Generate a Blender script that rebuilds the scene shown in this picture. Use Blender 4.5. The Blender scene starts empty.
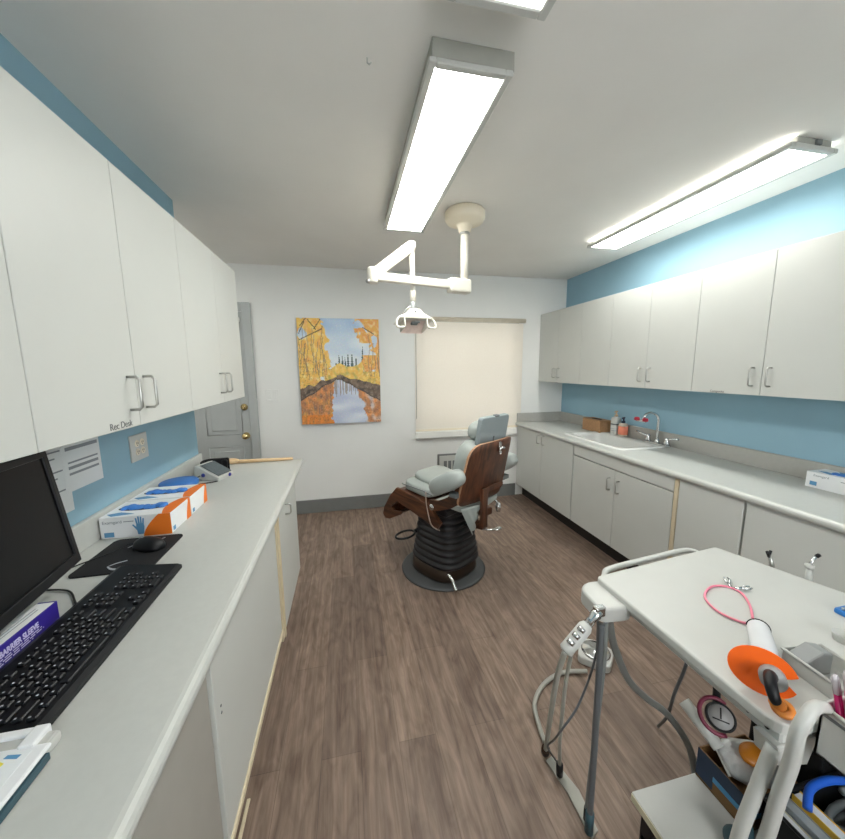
import bpy, bmesh, math, random
from mathutils import Vector, Matrix, noise
random.seed(7)
scene = bpy.context.scene
COL = scene.collection
PI = math.pi

# ------------------------------------------------------------------ materials
def lin(c):
    if isinstance(c, str):
        c = c.lstrip('#'); c = [int(c[i:i+2], 16) / 255 for i in (0, 2, 4)]
    return tuple(x / 12.92 if x <= .04045 else ((x + .055) / 1.055) ** 2.4 for x in c) + (1,)

def mat(name, color, rough=.5, metal=0, var=.05, scale=14, bump=0, spec=.5, alpha=None, trans=0, emit=None, coat=0):
    m = bpy.data.materials.new(name); m.use_nodes = True
    nt = m.node_tree; b = nt.nodes['Principled BSDF']
    c = lin(color)
    b.inputs['Roughness'].default_value = rough
    b.inputs['Metallic'].default_value = metal
    b.inputs['Specular IOR Level'].default_value = spec
    if coat: b.inputs['Coat Weight'].default_value = coat
    if trans: b.inputs['Transmission Weight'].default_value = trans
    if alpha is not None: b.inputs['Alpha'].default_value = alpha
    tc = nt.nodes.new('ShaderNodeTexCoord')
    nz = nt.nodes.new('ShaderNodeTexNoise'); nz.inputs['Scale'].default_value = scale; nz.inputs['Detail'].default_value = 4
    nt.links.new(tc.outputs['Object'], nz.inputs['Vector'])
    rp = nt.nodes.new('ShaderNodeValToRGB')
    rp.color_ramp.elements[0].position = .3; rp.color_ramp.elements[1].position = .7
    rp.color_ramp.elements[0].color = tuple(x * (1 - var) for x in c[:3]) + (1,)
    rp.color_ramp.elements[1].color = tuple(min(1, x * (1 + var)) for x in c[:3]) + (1,)
    nt.links.new(nz.outputs['Fac'], rp.inputs['Fac'])
    nt.links.new(rp.outputs['Color'], b.inputs['Base Color'])
    if bump:
        bp = nt.nodes.new('ShaderNodeBump'); bp.inputs['Strength'].default_value = bump; bp.inputs['Distance'].default_value = .004
        n2 = nt.nodes.new('ShaderNodeTexNoise'); n2.inputs['Scale'].default_value = scale * 8
        nt.links.new(tc.outputs['Object'], n2.inputs['Vector'])
        nt.links.new(n2.outputs['Fac'], bp.inputs['Height']); nt.links.new(bp.outputs['Normal'], b.inputs['Normal'])
    if emit:
        b.inputs['Emission Color'].default_value = lin(emit[0]); b.inputs['Emission Strength'].default_value = emit[1]
    return m

def floor_mat():
    m = bpy.data.materials.new('floor_planks'); m.use_nodes = True
    nt = m.node_tree; N = nt.nodes; Lk = nt.links; b = N['Principled BSDF']
    tc = N.new('ShaderNodeTexCoord')
    mp = N.new('ShaderNodeMapping'); mp.inputs['Rotation'].default_value = (0, 0, PI / 2)
    Lk.new(tc.outputs['Object'], mp.inputs['Vector'])
    br = N.new('ShaderNodeTexBrick'); br.offset = .37; br.inputs['Scale'].default_value = 1
    br.inputs['Brick Width'].default_value = 1.2; br.inputs['Row Height'].default_value = .15
    br.inputs['Mortar Size'].default_value = .0012; br.inputs['Mortar Smooth'].default_value = .3
    br.inputs['Color1'].default_value = lin('#76665c'); br.inputs['Color2'].default_value = lin('#8a786b')
    br.inputs['Mortar'].default_value = lin('#695b51')
    Lk.new(mp.outputs['Vector'], br.inputs['Vector'])
    # long grain
    mg = N.new('ShaderNodeMapping'); mg.inputs['Scale'].default_value = (26, 1.3, 1)
    Lk.new(tc.outputs['Object'], mg.inputs['Vector'])
    g = N.new('ShaderNodeTexNoise'); g.inputs['Scale'].default_value = 1.6; g.inputs['Detail'].default_value = 8; g.inputs['Roughness'].default_value = .65; g.inputs['Distortion'].default_value = .7
    Lk.new(mg.outputs['Vector'], g.inputs['Vector'])
    r1 = N.new('ShaderNodeValToRGB'); r1.color_ramp.elements[0].position = .36; r1.color_ramp.elements[1].position = .7
    r1.color_ramp.elements[0].color = (.62, .58, .55, 1); r1.color_ramp.elements[1].color = (1.3, 1.3, 1.3, 1)
    Lk.new(g.outputs['Fac'], r1.inputs['Fac'])
    mx = N.new('ShaderNodeMix'); mx.data_type = 'RGBA'; mx.blend_type = 'MULTIPLY'; mx.inputs['Factor'].default_value = .8
    Lk.new(br.outputs['Color'], mx.inputs['A']); Lk.new(r1.outputs['Color'], mx.inputs['B'])
    # pale worn patches and dark knots
    mk = N.new('ShaderNodeMapping'); mk.inputs['Scale'].default_value = (11, 3.2, 1)
    Lk.new(tc.outputs['Object'], mk.inputs['Vector'])
    k = N.new('ShaderNodeTexNoise'); k.inputs['Scale'].default_value = 1.5; k.inputs['Detail'].default_value = 6; k.inputs['Distortion'].default_value = 1.6
    Lk.new(mk.outputs['Vector'], k.inputs['Vector'])
    r2 = N.new('ShaderNodeValToRGB'); e = r2.color_ramp.elements
    e[0].position = .3; e[0].color = (.66, .6, .56, 1); e[1].position = .5; e[1].color = (1, 1, 1, 1)
    e2 = e.new(.72); e2.color = (1.35, 1.33, 1.3, 1)
    Lk.new(k.outputs['Fac'], r2.inputs['Fac'])
    m2 = N.new('ShaderNodeMix'); m2.data_type = 'RGBA'; m2.blend_type = 'MULTIPLY'; m2.inputs['Factor'].default_value = .75
    Lk.new(mx.outputs['Result'], m2.inputs['A']); Lk.new(r2.outputs['Color'], m2.inputs['B'])
    Lk.new(m2.outputs['Result'], b.inputs['Base Color'])
    b.inputs['Roughness'].default_value = .5; b.inputs['Specular IOR Level'].default_value = .35
    bp = N.new('ShaderNodeBump'); bp.inputs['Strength'].default_value = .12; bp.inputs['Distance'].default_value = .003
    Lk.new(g.outputs['Fac'], bp.inputs['Height']); Lk.new(bp.outputs['Normal'], b.inputs['Normal'])
    return m

def wood_mat(name, c1, c2, axis='Z', rough=.35):
    m = bpy.data.materials.new(name); m.use_nodes = True
    nt = m.node_tree; N = nt.nodes; Lk = nt.links; b = N['Principled BSDF']
    tc = N.new('ShaderNodeTexCoord'); mp = N.new('ShaderNodeMapping')
    mp.inputs['Scale'].default_value = {'Z': (18, 18, 2), 'Y': (18, 2, 18), 'X': (2, 18, 18)}[axis]
    Lk.new(tc.outputs['Object'], mp.inputs['Vector'])
    g = N.new('ShaderNodeTexNoise'); g.inputs['Scale'].default_value = 1.5; g.inputs['Detail'].default_value = 7; g.inputs['Distortion'].default_value = 1.2
    Lk.new(mp.outputs['Vector'], g.inputs['Vector'])
    r = N.new('ShaderNodeValToRGB'); r.color_ramp.elements[0].position = .35; r.color_ramp.elements[1].position = .68
    r.color_ramp.elements[0].color = lin(c1); r.color_ramp.elements[1].color = lin(c2)
    Lk.new(g.outputs['Fac'], r.inputs['Fac']); Lk.new(r.outputs['Color'], b.inputs['Base Color'])
    b.inputs['Roughness'].default_value = rough
    return m

def emit_mat(name, color, s):
    m = bpy.data.materials.new(name); m.use_nodes = True
    nt = m.node_tree; b = nt.nodes['Principled BSDF']
    b.inputs['Base Color'].default_value = lin(color); b.inputs['Emission Color'].default_value = lin(color)
    b.inputs['Emission Strength'].default_value = s
    return m

def attr_mat(name):
    m = bpy.data.materials.new(name); m.use_nodes = True
    nt = m.node_tree; b = nt.nodes['Principled BSDF']
    a = nt.nodes.new('ShaderNodeVertexColor'); a.layer_name = 'Col'
    nt.links.new(a.outputs['Color'], b.inputs['Base Color']); b.inputs['Roughness'].default_value = .55
    return m

def blind_mat():
    m = bpy.data.materials.new('blind_cloth'); m.use_nodes = True
    nt = m.node_tree; N = nt.nodes; Lk = nt.links
    out = N['Material Output']; N.remove(N['Principled BSDF'])
    tc = N.new('ShaderNodeTexCoord'); w = N.new('ShaderNodeTexNoise'); w.inputs['Scale'].default_value = 60
    Lk.new(tc.outputs['Object'], w.inputs['Vector'])
    r = N.new('ShaderNodeValToRGB'); r.color_ramp.elements[0].color = lin('#eee8de'); r.color_ramp.elements[1].color = lin('#f3eee6')
    Lk.new(w.outputs['Fac'], r.inputs['Fac'])
    d = N.new('ShaderNodeBsdfDiffuse'); t = N.new('ShaderNodeBsdfTranslucent')
    Lk.new(r.outputs['Color'], d.inputs['Color']); Lk.new(r.outputs['Color'], t.inputs['Color'])
    x = N.new('ShaderNodeMixShader'); x.inputs['Fac'].default_value = .20
    Lk.new(d.outputs['BSDF'], x.inputs[1]); Lk.new(t.outputs['BSDF'], x.inputs[2]); Lk.new(x.outputs['Shader'], out.inputs['Surface'])
    return m

M = dict(
    floor=floor_mat(),
    ceiling=mat('ceiling_paint', '#ebe9e5', .9, var=.02, scale=3),
    white=mat('wall_white', '#eaebe9', .85, var=.015, scale=3),
    door=mat('door_grey', '#b2b6b6', .5, var=.02),
    blue=mat('wall_blue', '#93b7c9', .8, var=.03, scale=3),
    grey=mat('grey_paint', '#8d9190', .5, var=.02),
    greyd=mat('grey_skirting', '#747675', .6, var=.04),
    lam=mat('white_laminate', '#ccceca', .42, var=.012, scale=5),
    lam_edge=mat('cream_edge', '#d6c8ab', .5, var=.04),
    beige=mat('beige_panel', '#a5a29b', .5, var=.02),
    top=mat('counter_laminate', '#bfc1bd', .33, var=.02, scale=60),
    splash=mat('splash_laminate', '#aeada8', .45, var=.03, scale=40),
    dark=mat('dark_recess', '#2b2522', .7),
    gap=mat('door_gap', '#6e665a', .8),
    steel=mat('brushed_steel', '#b9b9b6', .3, 1, var=.05, scale=40),
    chrome=mat('chrome', '#d9dbdc', .12, 1, var=.02),
    brass=mat('brass', '#ecd39a', .25, 1, var=.03),
    sink=mat('sink_white', '#d6d8d6', .2, var=.01),
    blackp=mat('black_plastic', '#121418', .45, var=.1, spec=.35), housing=mat('light_housing', '#a3a39b', .5),  # housing grey carries the shade on the fixture sides
    screen=mat('screen_black', '#06070b', .3, var=.05, spec=.2),
    key=mat('key_black', '#101117', .45, var=.1),
    keymark=mat('key_print', '#b8bcc4', .5),
    pad=mat('mouse_pad', '#0d0e13', .8, var=.15, scale=80),
    whitep=mat('white_plastic', '#c4c5c1', .35, var=.015),
    offw=mat('offwhite_plastic', '#ece2cd', .4, var=.02),
    card=mat('white_card', '#e8eaec', .55, var=.015),
    orange=mat('orange_print', '#f07c22', .5, var=.03),
    blueglove=mat('blue_glove', '#3f7fcf', .55, var=.15, scale=30),
    blueprint=mat('blue_print', '#5b93bd', .55, var=.04),
    greyprint=mat('grey_print', '#8d949b', .6),
    hole=mat('black_slot', '#0b0c10', .8),
    purple=mat('purple_card', '#2f1f8a', .5, var=.06),
    lilac=mat('lilac_print', '#d2cdf2', .5),
    paper=mat('paper', '#e6eaec', .75, var=.015),
    bluelid=mat('blue_lid', '#3d78c4', .5, var=.05),
    tubgrey=mat('tub_grey', '#a6adb0', .45),
    lcd=mat('lcd_grey', '#5b6468', .2, var=.1, scale=60),
    navy=mat('navy_button', '#23308c', .4),
    wooden=wood_mat('pale_wood', '#d9b689', '#eccfa6', 'X', .5),
    walnut=wood_mat('walnut', '#3d2418', '#6d422c', 'Z', .33),
    walnutY=wood_mat('walnut_side', '#3f2517', '#70462d', 'Y', .33),
    ply=mat('plywood_edge', '#b58a6a', .5, var=.12, scale=60),
    vinyl=mat('grey_vinyl', '#a3aaa7', .38, var=.03, scale=10),
    vinyl2=mat('grey_vinyl_plate', '#8f9a9d', .42, var=.03, scale=10),
    bellows=mat('bellows_rubber', '#1d1b1f', .42, var=.1),
    basepl=mat('base_metal', '#4a4c4e', .5, .3, var=.06),
    bronze=mat('bronze_band', '#40332a', .4, .5),
    blind=blind_mat(),
    led=emit_mat('led_diffuser', '#fdfdf6', 9.0),
    lampenam=mat('lamp_enamel', '#d8d4c9', .35, var=.01),
    rose=mat('rose_reflector', '#f3dcd2', .25, .05, var=.15, scale=20),
    hose=mat('grey_hose', '#7f8280', .45, var=.05),
    hosed=mat('grey_hose_dark', '#5d6063', .45, var=.05),
    hosep=mat('pale_hose', '#9d9c94', .5, var=.05),
    orangep=mat('orange_shield', '#ff6a14', .3, var=.03),
    pink=mat('pink_cord', '#f58fa6', .5, var=.03),
    magenta=mat('magenta_plastic', '#b3175f', .35, var=.12, scale=60),
    clearp=mat('clear_cap', '#d9d3d8', .2, var=.05, alpha=.75),
    sleeve=mat('clear_sleeve', '#eef0f4', .25, var=.04, alpha=.9),
    foil=mat('silver_foil', '#dcdddd', .32, .35, var=.2, scale=9, bump=.5),
    amber=mat('amber_plastic', '#c77a1f', .3, var=.15),
    denim=mat('navy_card', '#25374f', .6, var=.1),
    skyb=mat('sky_blue_trim', '#4f93c0', .5),
    kraft=mat('brown_card', '#7a5a35', .7, var=.06),
    tissue=mat('brown_weave', '#a9815c', .75, var=.12, scale=60, bump=.3),
    coral=mat('coral_label', '#f58f72', .5),
    navyp=mat('navy_pump', '#26314a', .35),
    clearb=mat('clear_bottle', '#cdbfae', .15, var=.05),
    yellow=mat('yellow_print', '#e6e04a', .5),
    ochre=mat('ochre_print', '#f0c24a', .5),
    teal=mat('teal_rubber', '#31505a', .5),
    cable=mat('blue_cable', '#1f62d6', .4),
    cream=mat('cream_paper', '#d9d4b8', .6),
    wedge=mat('grey_wedge', '#9da0a0', .35),
    red=mat('red_cap', '#b3283e', .35),
    led_dim=emit_mat('led_diffuser_dim', '#fdfdf6', .7),
    led_mid=emit_mat('led_diffuser_mid', '#fdfdf6', 6.6), led_hall_fill=emit_mat('led_diffuser_hall_fill', '#fdfdf6', 4.2), sillw=mat('sill_white', '#f4f4f0', .5, var=.01),
    art=attr_mat('painted_canvas'),
    canvas=mat('canvas_edge', '#6d6a70', .7),
    ink=mat('label_ink', '#6b6f70', .6),
)

# ------------------------------------------------------------------ mesh builder
class MB:
    def __init__(s): s.v = []; s.f = []; s.m = []; s.sm = []
    def add(s, verts, faces, mi=0, smooth=False, mx=None):
        b = len(s.v)
        s.v += [tuple(mx @ Vector(p)) if mx else tuple(p) for p in verts]
        s.f += [tuple(i + b for i in f) for f in faces]
        s.m += [mi] * len(faces); s.sm += [smooth] * len(faces)
        return s
    def bm(s, bm, mi=0, smooth=False, mx=None):
        bm.verts.index_update()
        s.add([v.co[:] for v in bm.verts], [[v.index for v in f.verts] for f in bm.faces], mi, smooth, mx); bm.free(); return s
    def box(s, lo, hi, bev=0, seg=2, mi=0, mx=None, smooth=False):
        bm = bmesh.new(); bmesh.ops.create_cube(bm, size=1)
        c = [(a + b) / 2 for a, b in zip(lo, hi)]; d = [abs(b - a) for a, b in zip(lo, hi)]
        for v in bm.verts: v.co = Vector((v.co.x * d[0] + c[0], v.co.y * d[1] + c[1], v.co.z * d[2] + c[2]))
        if bev: bmesh.ops.bevel(bm, geom=bm.edges[:], offset=min(bev, min(d) * .49), segments=seg, profile=.5, affect='EDGES')
        return s.bm(bm, mi, smooth or (bev > 0 and seg > 2), mx)
    def prism(s, poly, axis, a, b, mi=0, bev=0, seg=2, mx=None, smooth=False):
        # poly: 2D points; axis 'X': poly=(y,z), 'Y': (x,z), 'Z': (x,y)
        def P(p, t): return {'X': (t, p[0], p[1]), 'Y': (p[0], t, p[1]), 'Z': (p[0], p[1], t)}[axis]
        bm = bmesh.new()
        A = [bm.verts.new(P(p, a)) for p in poly]; B = [bm.verts.new(P(p, b)) for p in poly]
        n = len(poly)
        f1 = bm.faces.new(A); f2 = bm.faces.new(B[::-1])
        for i in range(n): bm.faces.new((A[i], B[i], B[(i + 1) % n], A[(i + 1) % n]))
        bmesh.ops.recalc_face_normals(bm, faces=bm.faces[:])
        if bev:
            es = [e for e in bm.edges if any(f in (f1, f2) for f in e.link_faces)]
            bmesh.ops.bevel(bm, geom=es, offset=bev, segments=seg, profile=.5, affect='EDGES')
        return s.bm(bm, mi, smooth, mx)
    def tube(s, pts, r, n=10, mi=0, closed=False, cap=True, smooth_path=0):
        pts = [Vector(p) for p in pts]
        if smooth_path: pts = spline(pts, smooth_path, closed)
        rs = r if isinstance(r, (list, tuple)) else None
        k = len(pts); rings = []
        T = []
        for i in range(k):
            a = pts[(i - 1) % k] if (closed or i > 0) else pts[i]
            b = pts[(i + 1) % k] if (closed or i < k - 1) else pts[i]
            T.append((b - a).normalized())
        up = Vector((0, 0, 1)) if abs(T[0].z) < .9 else Vector((1, 0, 0))
        nrm = (up - T[0] * up.dot(T[0])).normalized()
        vs = []
        for i in range(k):
            nrm = (nrm - T[i] * nrm.dot(T[i])).normalized(); bi = T[i].cross(nrm)
            rr = r if rs is None else rs[min(len(rs) - 1, int(round(i * (len(rs) - 1) / max(1, k - 1))))]
            if rs is not None:
                x = i * (len(rs) - 1) / max(1, k - 1); j = min(len(rs) - 2, int(x)); rr = rs[j] + (rs[j + 1] - rs[j]) * (x - j)
            for q in range(n):
                t = 2 * PI * q / n
                vs.append(pts[i] + nrm * math.cos(t) * rr + bi * math.sin(t) * rr)
        fs = []
        for i in range(k if closed else k - 1):
            j = (i + 1) % k
            for q in range(n):
                q2 = (q + 1) % n
                fs.append((i * n + q, i * n + q2, j * n + q2, j * n + q))
        if cap and not closed:
            fs.append(tuple(range(n))[::-1]); fs.append(tuple((k - 1) * n + q for q in range(n)))
        return s.add(vs, fs, mi, True)
    def lathe(s, prof, c=(0, 0, 0), n=32, mi=0, mx=None, sq=None, a=1, b=1):
        # prof: (r,z); sq = superellipse exponent
        vs = []; fs = []
        for r, z in prof:
            for q in range(n):
                t = 2 * PI * q / n; x, y = math.cos(t), math.sin(t)
                if sq:
                    kk = (abs(x) ** sq + abs(y) ** sq) ** (-1 / sq); x *= kk; y *= kk
                vs.append((c[0] + x * r * a, c[1] + y * r * b, c[2] + z))
        k = len(prof)
        for i in range(k - 1):
            for q in range(n):
                q2 = (q + 1) % n
                fs.append((i * n + q, i * n + q2, (i + 1) * n + q2, (i + 1) * n + q))
        fs.append(tuple(range(n))[::-1]); fs.append(tuple((k - 1) * n + q for q in range(n)))
        return s.add(vs, fs, mi, True, mx)
    def pillow(s, c, h, e=3.0, n=20, mi=0, mx=None):
        # rounded superellipsoid cushion, half sizes h
        vs = []; fs = []
        def sg(x, p): return math.copysign(abs(x) ** p, x)
        p = 2 / e
        for i in range(n + 1):
            ph = -PI / 2 + PI * i / n
            for q in range(2 * n):
                th = 2 * PI * q / (2 * n)
                vs.append((c[0] + h[0] * sg(math.cos(ph), p) * sg(math.cos(th), p), c[1] + h[1] * sg(math.cos(ph), p) * sg(math.sin(th), p), c[2] + h[2] * sg(math.sin(ph), p)))
        for i in range(n):
            for q in range(2 * n):
                q2 = (q + 1) % (2 * n)
                fs.append((i * 2 * n + q, i * 2 * n + q2, (i + 1) * 2 * n + q2, (i + 1) * 2 * n + q))
        return s.add(vs, fs, mi, True, mx)
    def quad(s, pts, mi=0): return s.add(pts, [tuple(range(len(pts)))], mi)
    def mesh(s, name, mats, inv=None):
        me = bpy.data.meshes.new(name)
        vs = [tuple(inv @ Vector(p)) for p in s.v] if inv else s.v
        me.from_pydata(vs, [], s.f)
        for m in (mats if isinstance(mats, (list, tuple)) else [mats]): me.materials.append(M[m] if isinstance(m, str) else m)
        me.polygons.foreach_set('material_index', s.m); me.polygons.foreach_set('use_smooth', s.sm)
        me.update(); return me

def spline(pts, sub, closed=False):
    out = []; k = len(pts)
    rng = range(k if closed else k - 1)
    for i in rng:
        if closed: p0, p1, p2, p3 = pts[i - 1], pts[i], pts[(i + 1) % k], pts[(i + 2) % k]
        else: p0, p1, p2, p3 = pts[max(0, i - 1)], pts[i], pts[i + 1], pts[min(k - 1, i + 2)]
        for j in range(sub):
            t = j / sub
            out.append(.5 * ((2 * p1) + (p2 - p0) * t + (2 * p0 - 5 * p1 + 4 * p2 - p3) * t * t + (3 * p1 - p0 - 3 * p2 + p3) * t ** 3))
    if not closed: out.append(pts[-1])
    return out

RM = {}
def thing(name, label, cat, loc=(0, 0, 0), rot=(0, 0, 0), group=None):
    o = bpy.data.objects.new(name, None); COL.objects.link(o); o.empty_display_size = .05
    o.location = loc; o.rotation_euler = rot
    o['label'] = label; o['category'] = cat
    if group: o['group'] = group
    from mathutils import Euler
    RM[o.name] = Matrix.Translation(Vector(loc)) @ Euler(rot).to_matrix().to_4x4()
    return o
def rootm(o):
    while o.parent: o = o.parent
    return RM.get(o.name, Matrix())
def obj(name, mb, mats, parent=None, world=False, label=None):
    inv = rootm(parent).inverted() if (world and parent) else None
    o = bpy.data.objects.new(name, mb.mesh(name, mats, inv)); COL.objects.link(o)
    if parent: o.parent = parent
    if label: o['label'] = label
    return o
def tag(o, label, cat, group=None):
    o['label'] = label; o['category'] = cat
    if group: o['group'] = group
    return o
def struct(name, mb, mats, parent=None):
    o = obj(name, mb, mats, parent)
    if not parent: o['kind'] = 'structure'
    return o
def single(name, mb, mats, label, cat, loc=(0, 0, 0), group=None):
    # a one-mesh thing built in world coordinates, origin moved to loc
    o = bpy.data.objects.new(name, mb.mesh(name, mats, Matrix.Translation(-Vector(loc)))); COL.objects.link(o)
    o.location = loc; return tag(o, label, cat, group)
def text(name, body, size, mx, m, parent, ext=.0004, world=True, squash=1, bold=0, fit=None):
    cu = bpy.data.curves.new(name, 'FONT'); cu.body = body; cu.size = size; cu.extrude = ext; cu.align_x = 'LEFT'; cu.offset = bold
    t = bpy.data.objects.new(name, cu); COL.objects.link(t)
    dg = bpy.context.evaluated_depsgraph_get(); me = bpy.data.meshes.new_from_object(t.evaluated_get(dg))
    bpy.data.objects.remove(t); bpy.data.curves.remove(cu)
    if fit: squash = fit / max(v.co.x for v in me.vertices)
    inv = rootm(parent).inverted() if world else Matrix()
    me.transform(inv @ mx @ Matrix.Diagonal((squash, 1, 1, 1)))
    me.materials.clear(); me.materials.append(M[m])
    o = bpy.data.objects.new(name, me); COL.objects.link(o); o.parent = parent; return o
def frame(origin, x, y):
    # matrix whose local x,y axes lie along x,y
    x = Vector(x).normalized(); y = Vector(y); y = (y - x * x.dot(y)).normalized(); z = x.cross(y)
    m = Matrix((x, y, z)).transposed().to_4x4(); m.translation = Vector(origin); return m
def rz(a): return Matrix.Rotation(a, 4, 'Z')
def at(loc, a=0, ax='Z'): return Matrix.Translation(Vector(loc)) @ Matrix.Rotation(a, 4, ax)
def circ(r, n=24, c=(0, 0), a0=0): return [(c[0] + r * math.cos(a0 + 2 * PI * i / n), c[1] + r * math.sin(a0 + 2 * PI * i / n)) for i in range(n)]
def rrect(x0, y0, x1, y1, r, n=5):
    out = []
    for cx, cy, a in ((x1 - r, y1 - r, 0), (x0 + r, y1 - r, PI / 2), (x0 + r, y0 + r, PI), (x1 - r, y0 + r, 1.5 * PI)):
        for i in range(n + 1):
            t = a + PI / 2 * i / n; out.append((cx + r * math.cos(t), cy + r * math.sin(t)))
    return out
def roundpoly(p, r, n=5):
    out = []; k = len(p)
    for i in range(k):
        a, b, c = Vector(p[i - 1]), Vector(p[i]), Vector(p[(i + 1) % k])
        ri = r[i] if isinstance(r, (list, tuple)) else r
        u = (a - b).normalized(); w = (c - b).normalized()
        d = min(ri, (a - b).length * .49, (c - b).length * .49)
        s, e = b + u * d, b + w * d
        for j in range(n + 1):
            t = j / n; q = s * (1 - t) ** 2 + b * 2 * t * (1 - t) + e * t * t; out.append((q.x, q.y))
    return out

# ------------------------------------------------------------------ room
H = 2.44; BY = 3.65; RX = 2.44; LX = -.93; RY = -1.25; LE = 2.41; AX = -2.45
struct('floor', MB().box((AX, RY, -.1), (RX + .1, BY + .1, 0)), 'floor')
struct('ceiling', MB().box((AX, RY, H), (RX + .1, BY + .1, H + .1)), 'ceiling')
struct('wall_right', MB().box((RX, RY - .1, 0), (RX + .1, BY + .1, H)), 'blue')
b = MB(); b.box((LX - .12, RY, 0), (LX, LE, H)); struct('wall_left', b, 'blue')
b = MB(); QX0, QX1, QZ0, QZ1 = .1, 1.2, .95, 1.95
b.box((AX, RY - .1, 0), (QX0, RY, H)); b.box((QX1, RY - .1, 0), (RX, RY, H)); b.box((QX0, RY - .1, 0), (QX1, RY, QZ0)); b.box((QX0, RY - .1, QZ1), (QX1, RY, H))
struct('wall_rear', b, 'white')
b = MB()
for x0, x1, z0, z1 in ((QX0, QX0 + .05, QZ0, QZ1), (QX1 - .05, QX1, QZ0, QZ1), (QX0, QX1, QZ0, QZ0 + .05), (QX0, QX1, QZ1 - .05, QZ1), (.63, .67, QZ0, QZ1)): b.box((x0, RY - .08, z0), (x1, RY - .03, z1))
struct('fill_window', b, 'whitep')  # unseen window, added to brighten the room with sky light
struct('wall_hall', MB().box((AX, LE - .12, 0), (LX - .12, LE, H)), 'white')
struct('wall_hall_left', MB().box((AX - .1, LE, 0), (AX, BY + .1, H)), 'white')
# back wall with a window and a door opening
WX0, WX1, WZ0, WZ1 = .725, 1.91, .81, 1.97
DX0, DX1, DZ = -1.83, -.93, 2.02
b = MB()
b.box((AX, BY, 0), (DX0, BY + .14, H)); b.box((DX0, BY, DZ), (DX1, BY + .14, H)); b.box((DX1, BY, 0), (WX0, BY + .14, H))
b.box((WX0, BY, 0), (WX1, BY + .14, WZ0)); b.box((WX0, BY, WZ1), (WX1, BY + .14, H)); b.box((WX1, BY, 0), (RX, BY + .14, H))
struct('wall_back', b, 'white')
b = MB(); b.box((-.85, BY - .014, 0), (1.88, BY, .142), .004, 1); struct('baseboard_back', b, 'greyd')
b = MB(); b.box((RX - .012, RY, 0), (RX, -.6, .142)); struct('baseboard_right', b, 'greyd')
# window behind the blind
b = MB()
for x0, x1, z0, z1 in ((WX0, WX0 + .05, WZ0, WZ1), (WX1 - .05, WX1, WZ0, WZ1), (WX0, WX1, WZ0, WZ0 + .05), (WX0, WX1, WZ1 - .05, WZ1), (WX0, WX1, 1.37, 1.41)):
    b.box((x0, BY + .07, z0), (x1, BY + .12, z1))
w = struct('window_1', b, 'whitep')
gm = mat('window_glass', '#f4f8fa', .02, var=0, trans=1)
struct('pane', MB().box((WX0 + .05, BY + .09, WZ0 + .05), (WX1 - .05, BY + .096, WZ1 - .05)), gm, w)
struct('trim_1', MB().box((.70, BY - .055, .738), (1.855, BY + .06, .805), .006, 2), 'sillw')   # window sill
# door in the recess
b = MB(); b.box((DX0, BY + .01, .005), (DX1, BY + .05, DZ - .005))
for cx in (-1.60, -1.16):
    for z0, z1 in ((.12, .74), (.86, 1.42), (1.54, 1.88)):
        hw = .155
        b.tube([(cx - hw, BY + .01, z0), (cx + hw, BY + .01, z0), (cx + hw, BY + .01, z1), (cx - hw, BY + .01, z1)], .006, 6, closed=True)
        b.box((cx - hw + .04, BY + .002, z0 + .04), (cx + hw - .04, BY + .012, z1 - .04), .006, 1)
d = struct('door_1', b, 'door')
b = MB()
b.box((DX1, BY - .022, 0), (DX1 + .08, BY + .005, DZ + .08), .008, 2); b.box((DX0 - .08, BY - .022, 0), (DX0, BY + .005, DZ + .08), .008, 2)
b.box((DX0, BY - .022, DZ), (DX1, BY + .005, DZ + .08), .008, 2)
struct('door_frame', b, 'door', d)
for nm, z in (('door_knob', .845), ('deadbolt', 1.125)):
    b = MB(); mx = at((-.975, BY + .011, z), PI / 2, 'X')
    if nm == 'door_knob': b.lathe([(.001, 0), (.033, 0), (.033, .006), (.012, .012), (.012, .03), (.026, .04), (.03, .052), (.022, .064), (.001, .067)], n=24, mx=mx)
    else: b.lathe([(.001, 0), (.033, 0), (.031, .012), (.014, .014), (.014, .022), (.001, .023)], n=24, mx=mx); b.box((-.979, BY - .03, z - .016), (-.971, BY - .008, z + .016))
    struct(nm, b, 'brass', d)
b = MB(); b.box((-1.25, BY - .06, 1.915), (-1.02, BY + .009, 1.97), .006, 2); b.box((-1.0, BY - .035, 1.925), (-.95, BY + .009, 1.965), .004, 2)
struct('door_closer', b, 'whitep', d)

# roller blind
t = thing('roller_blind', 'closed cream roller blind covering the window on the back wall', 'blind', (1.32, BY - .02, WZ1))
b = MB(); b.box((.705, BY - .0035, .826), (1.925, BY - .0025, 1.955)); obj('blind_cloth', b, 'blind', t, True)
b = MB(); b.tube([(.70, BY - .03, 1.98), (1.93, BY - .03, 1.98)], .024, 16); obj('roller', b, mat('blind_roller', '#cfc6b4', .6), t, True)
b = MB(); b.box((.705, BY - .005, .8065), (1.925, BY - .0015, .828), .001, 1); obj('bottom_rail', b, 'offw', t, True)
b = MB(); b.tube([(.712, BY - .03, 1.97), (.713, BY - .026, .95)], .003, 6); obj('pull_cord', b, 'whitep', t, True)

# wall grille under the window
t = thing('wall_heater', 'white slotted heater grille low on the wall behind the chair', 'heater', (1.2, BY, .33))
b = MB(); b.box((.945, BY - .02, .14), (1.46, BY, .545), .004, 1); obj('surround', b, 'greyd', t, True)
b = MB(); b.box((.962, BY - .03, .15), (1.443, BY - .018, .528), .004, 1); obj('front_panel', b, 'whitep', t, True)
for i in range(8):
    x = 1.01 + i * .05
    b = MB(); b.box((x, BY - .0325, .36), (x + .035, BY - .0295, .47)); obj('slot', b, 'ink', t, True)

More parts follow.
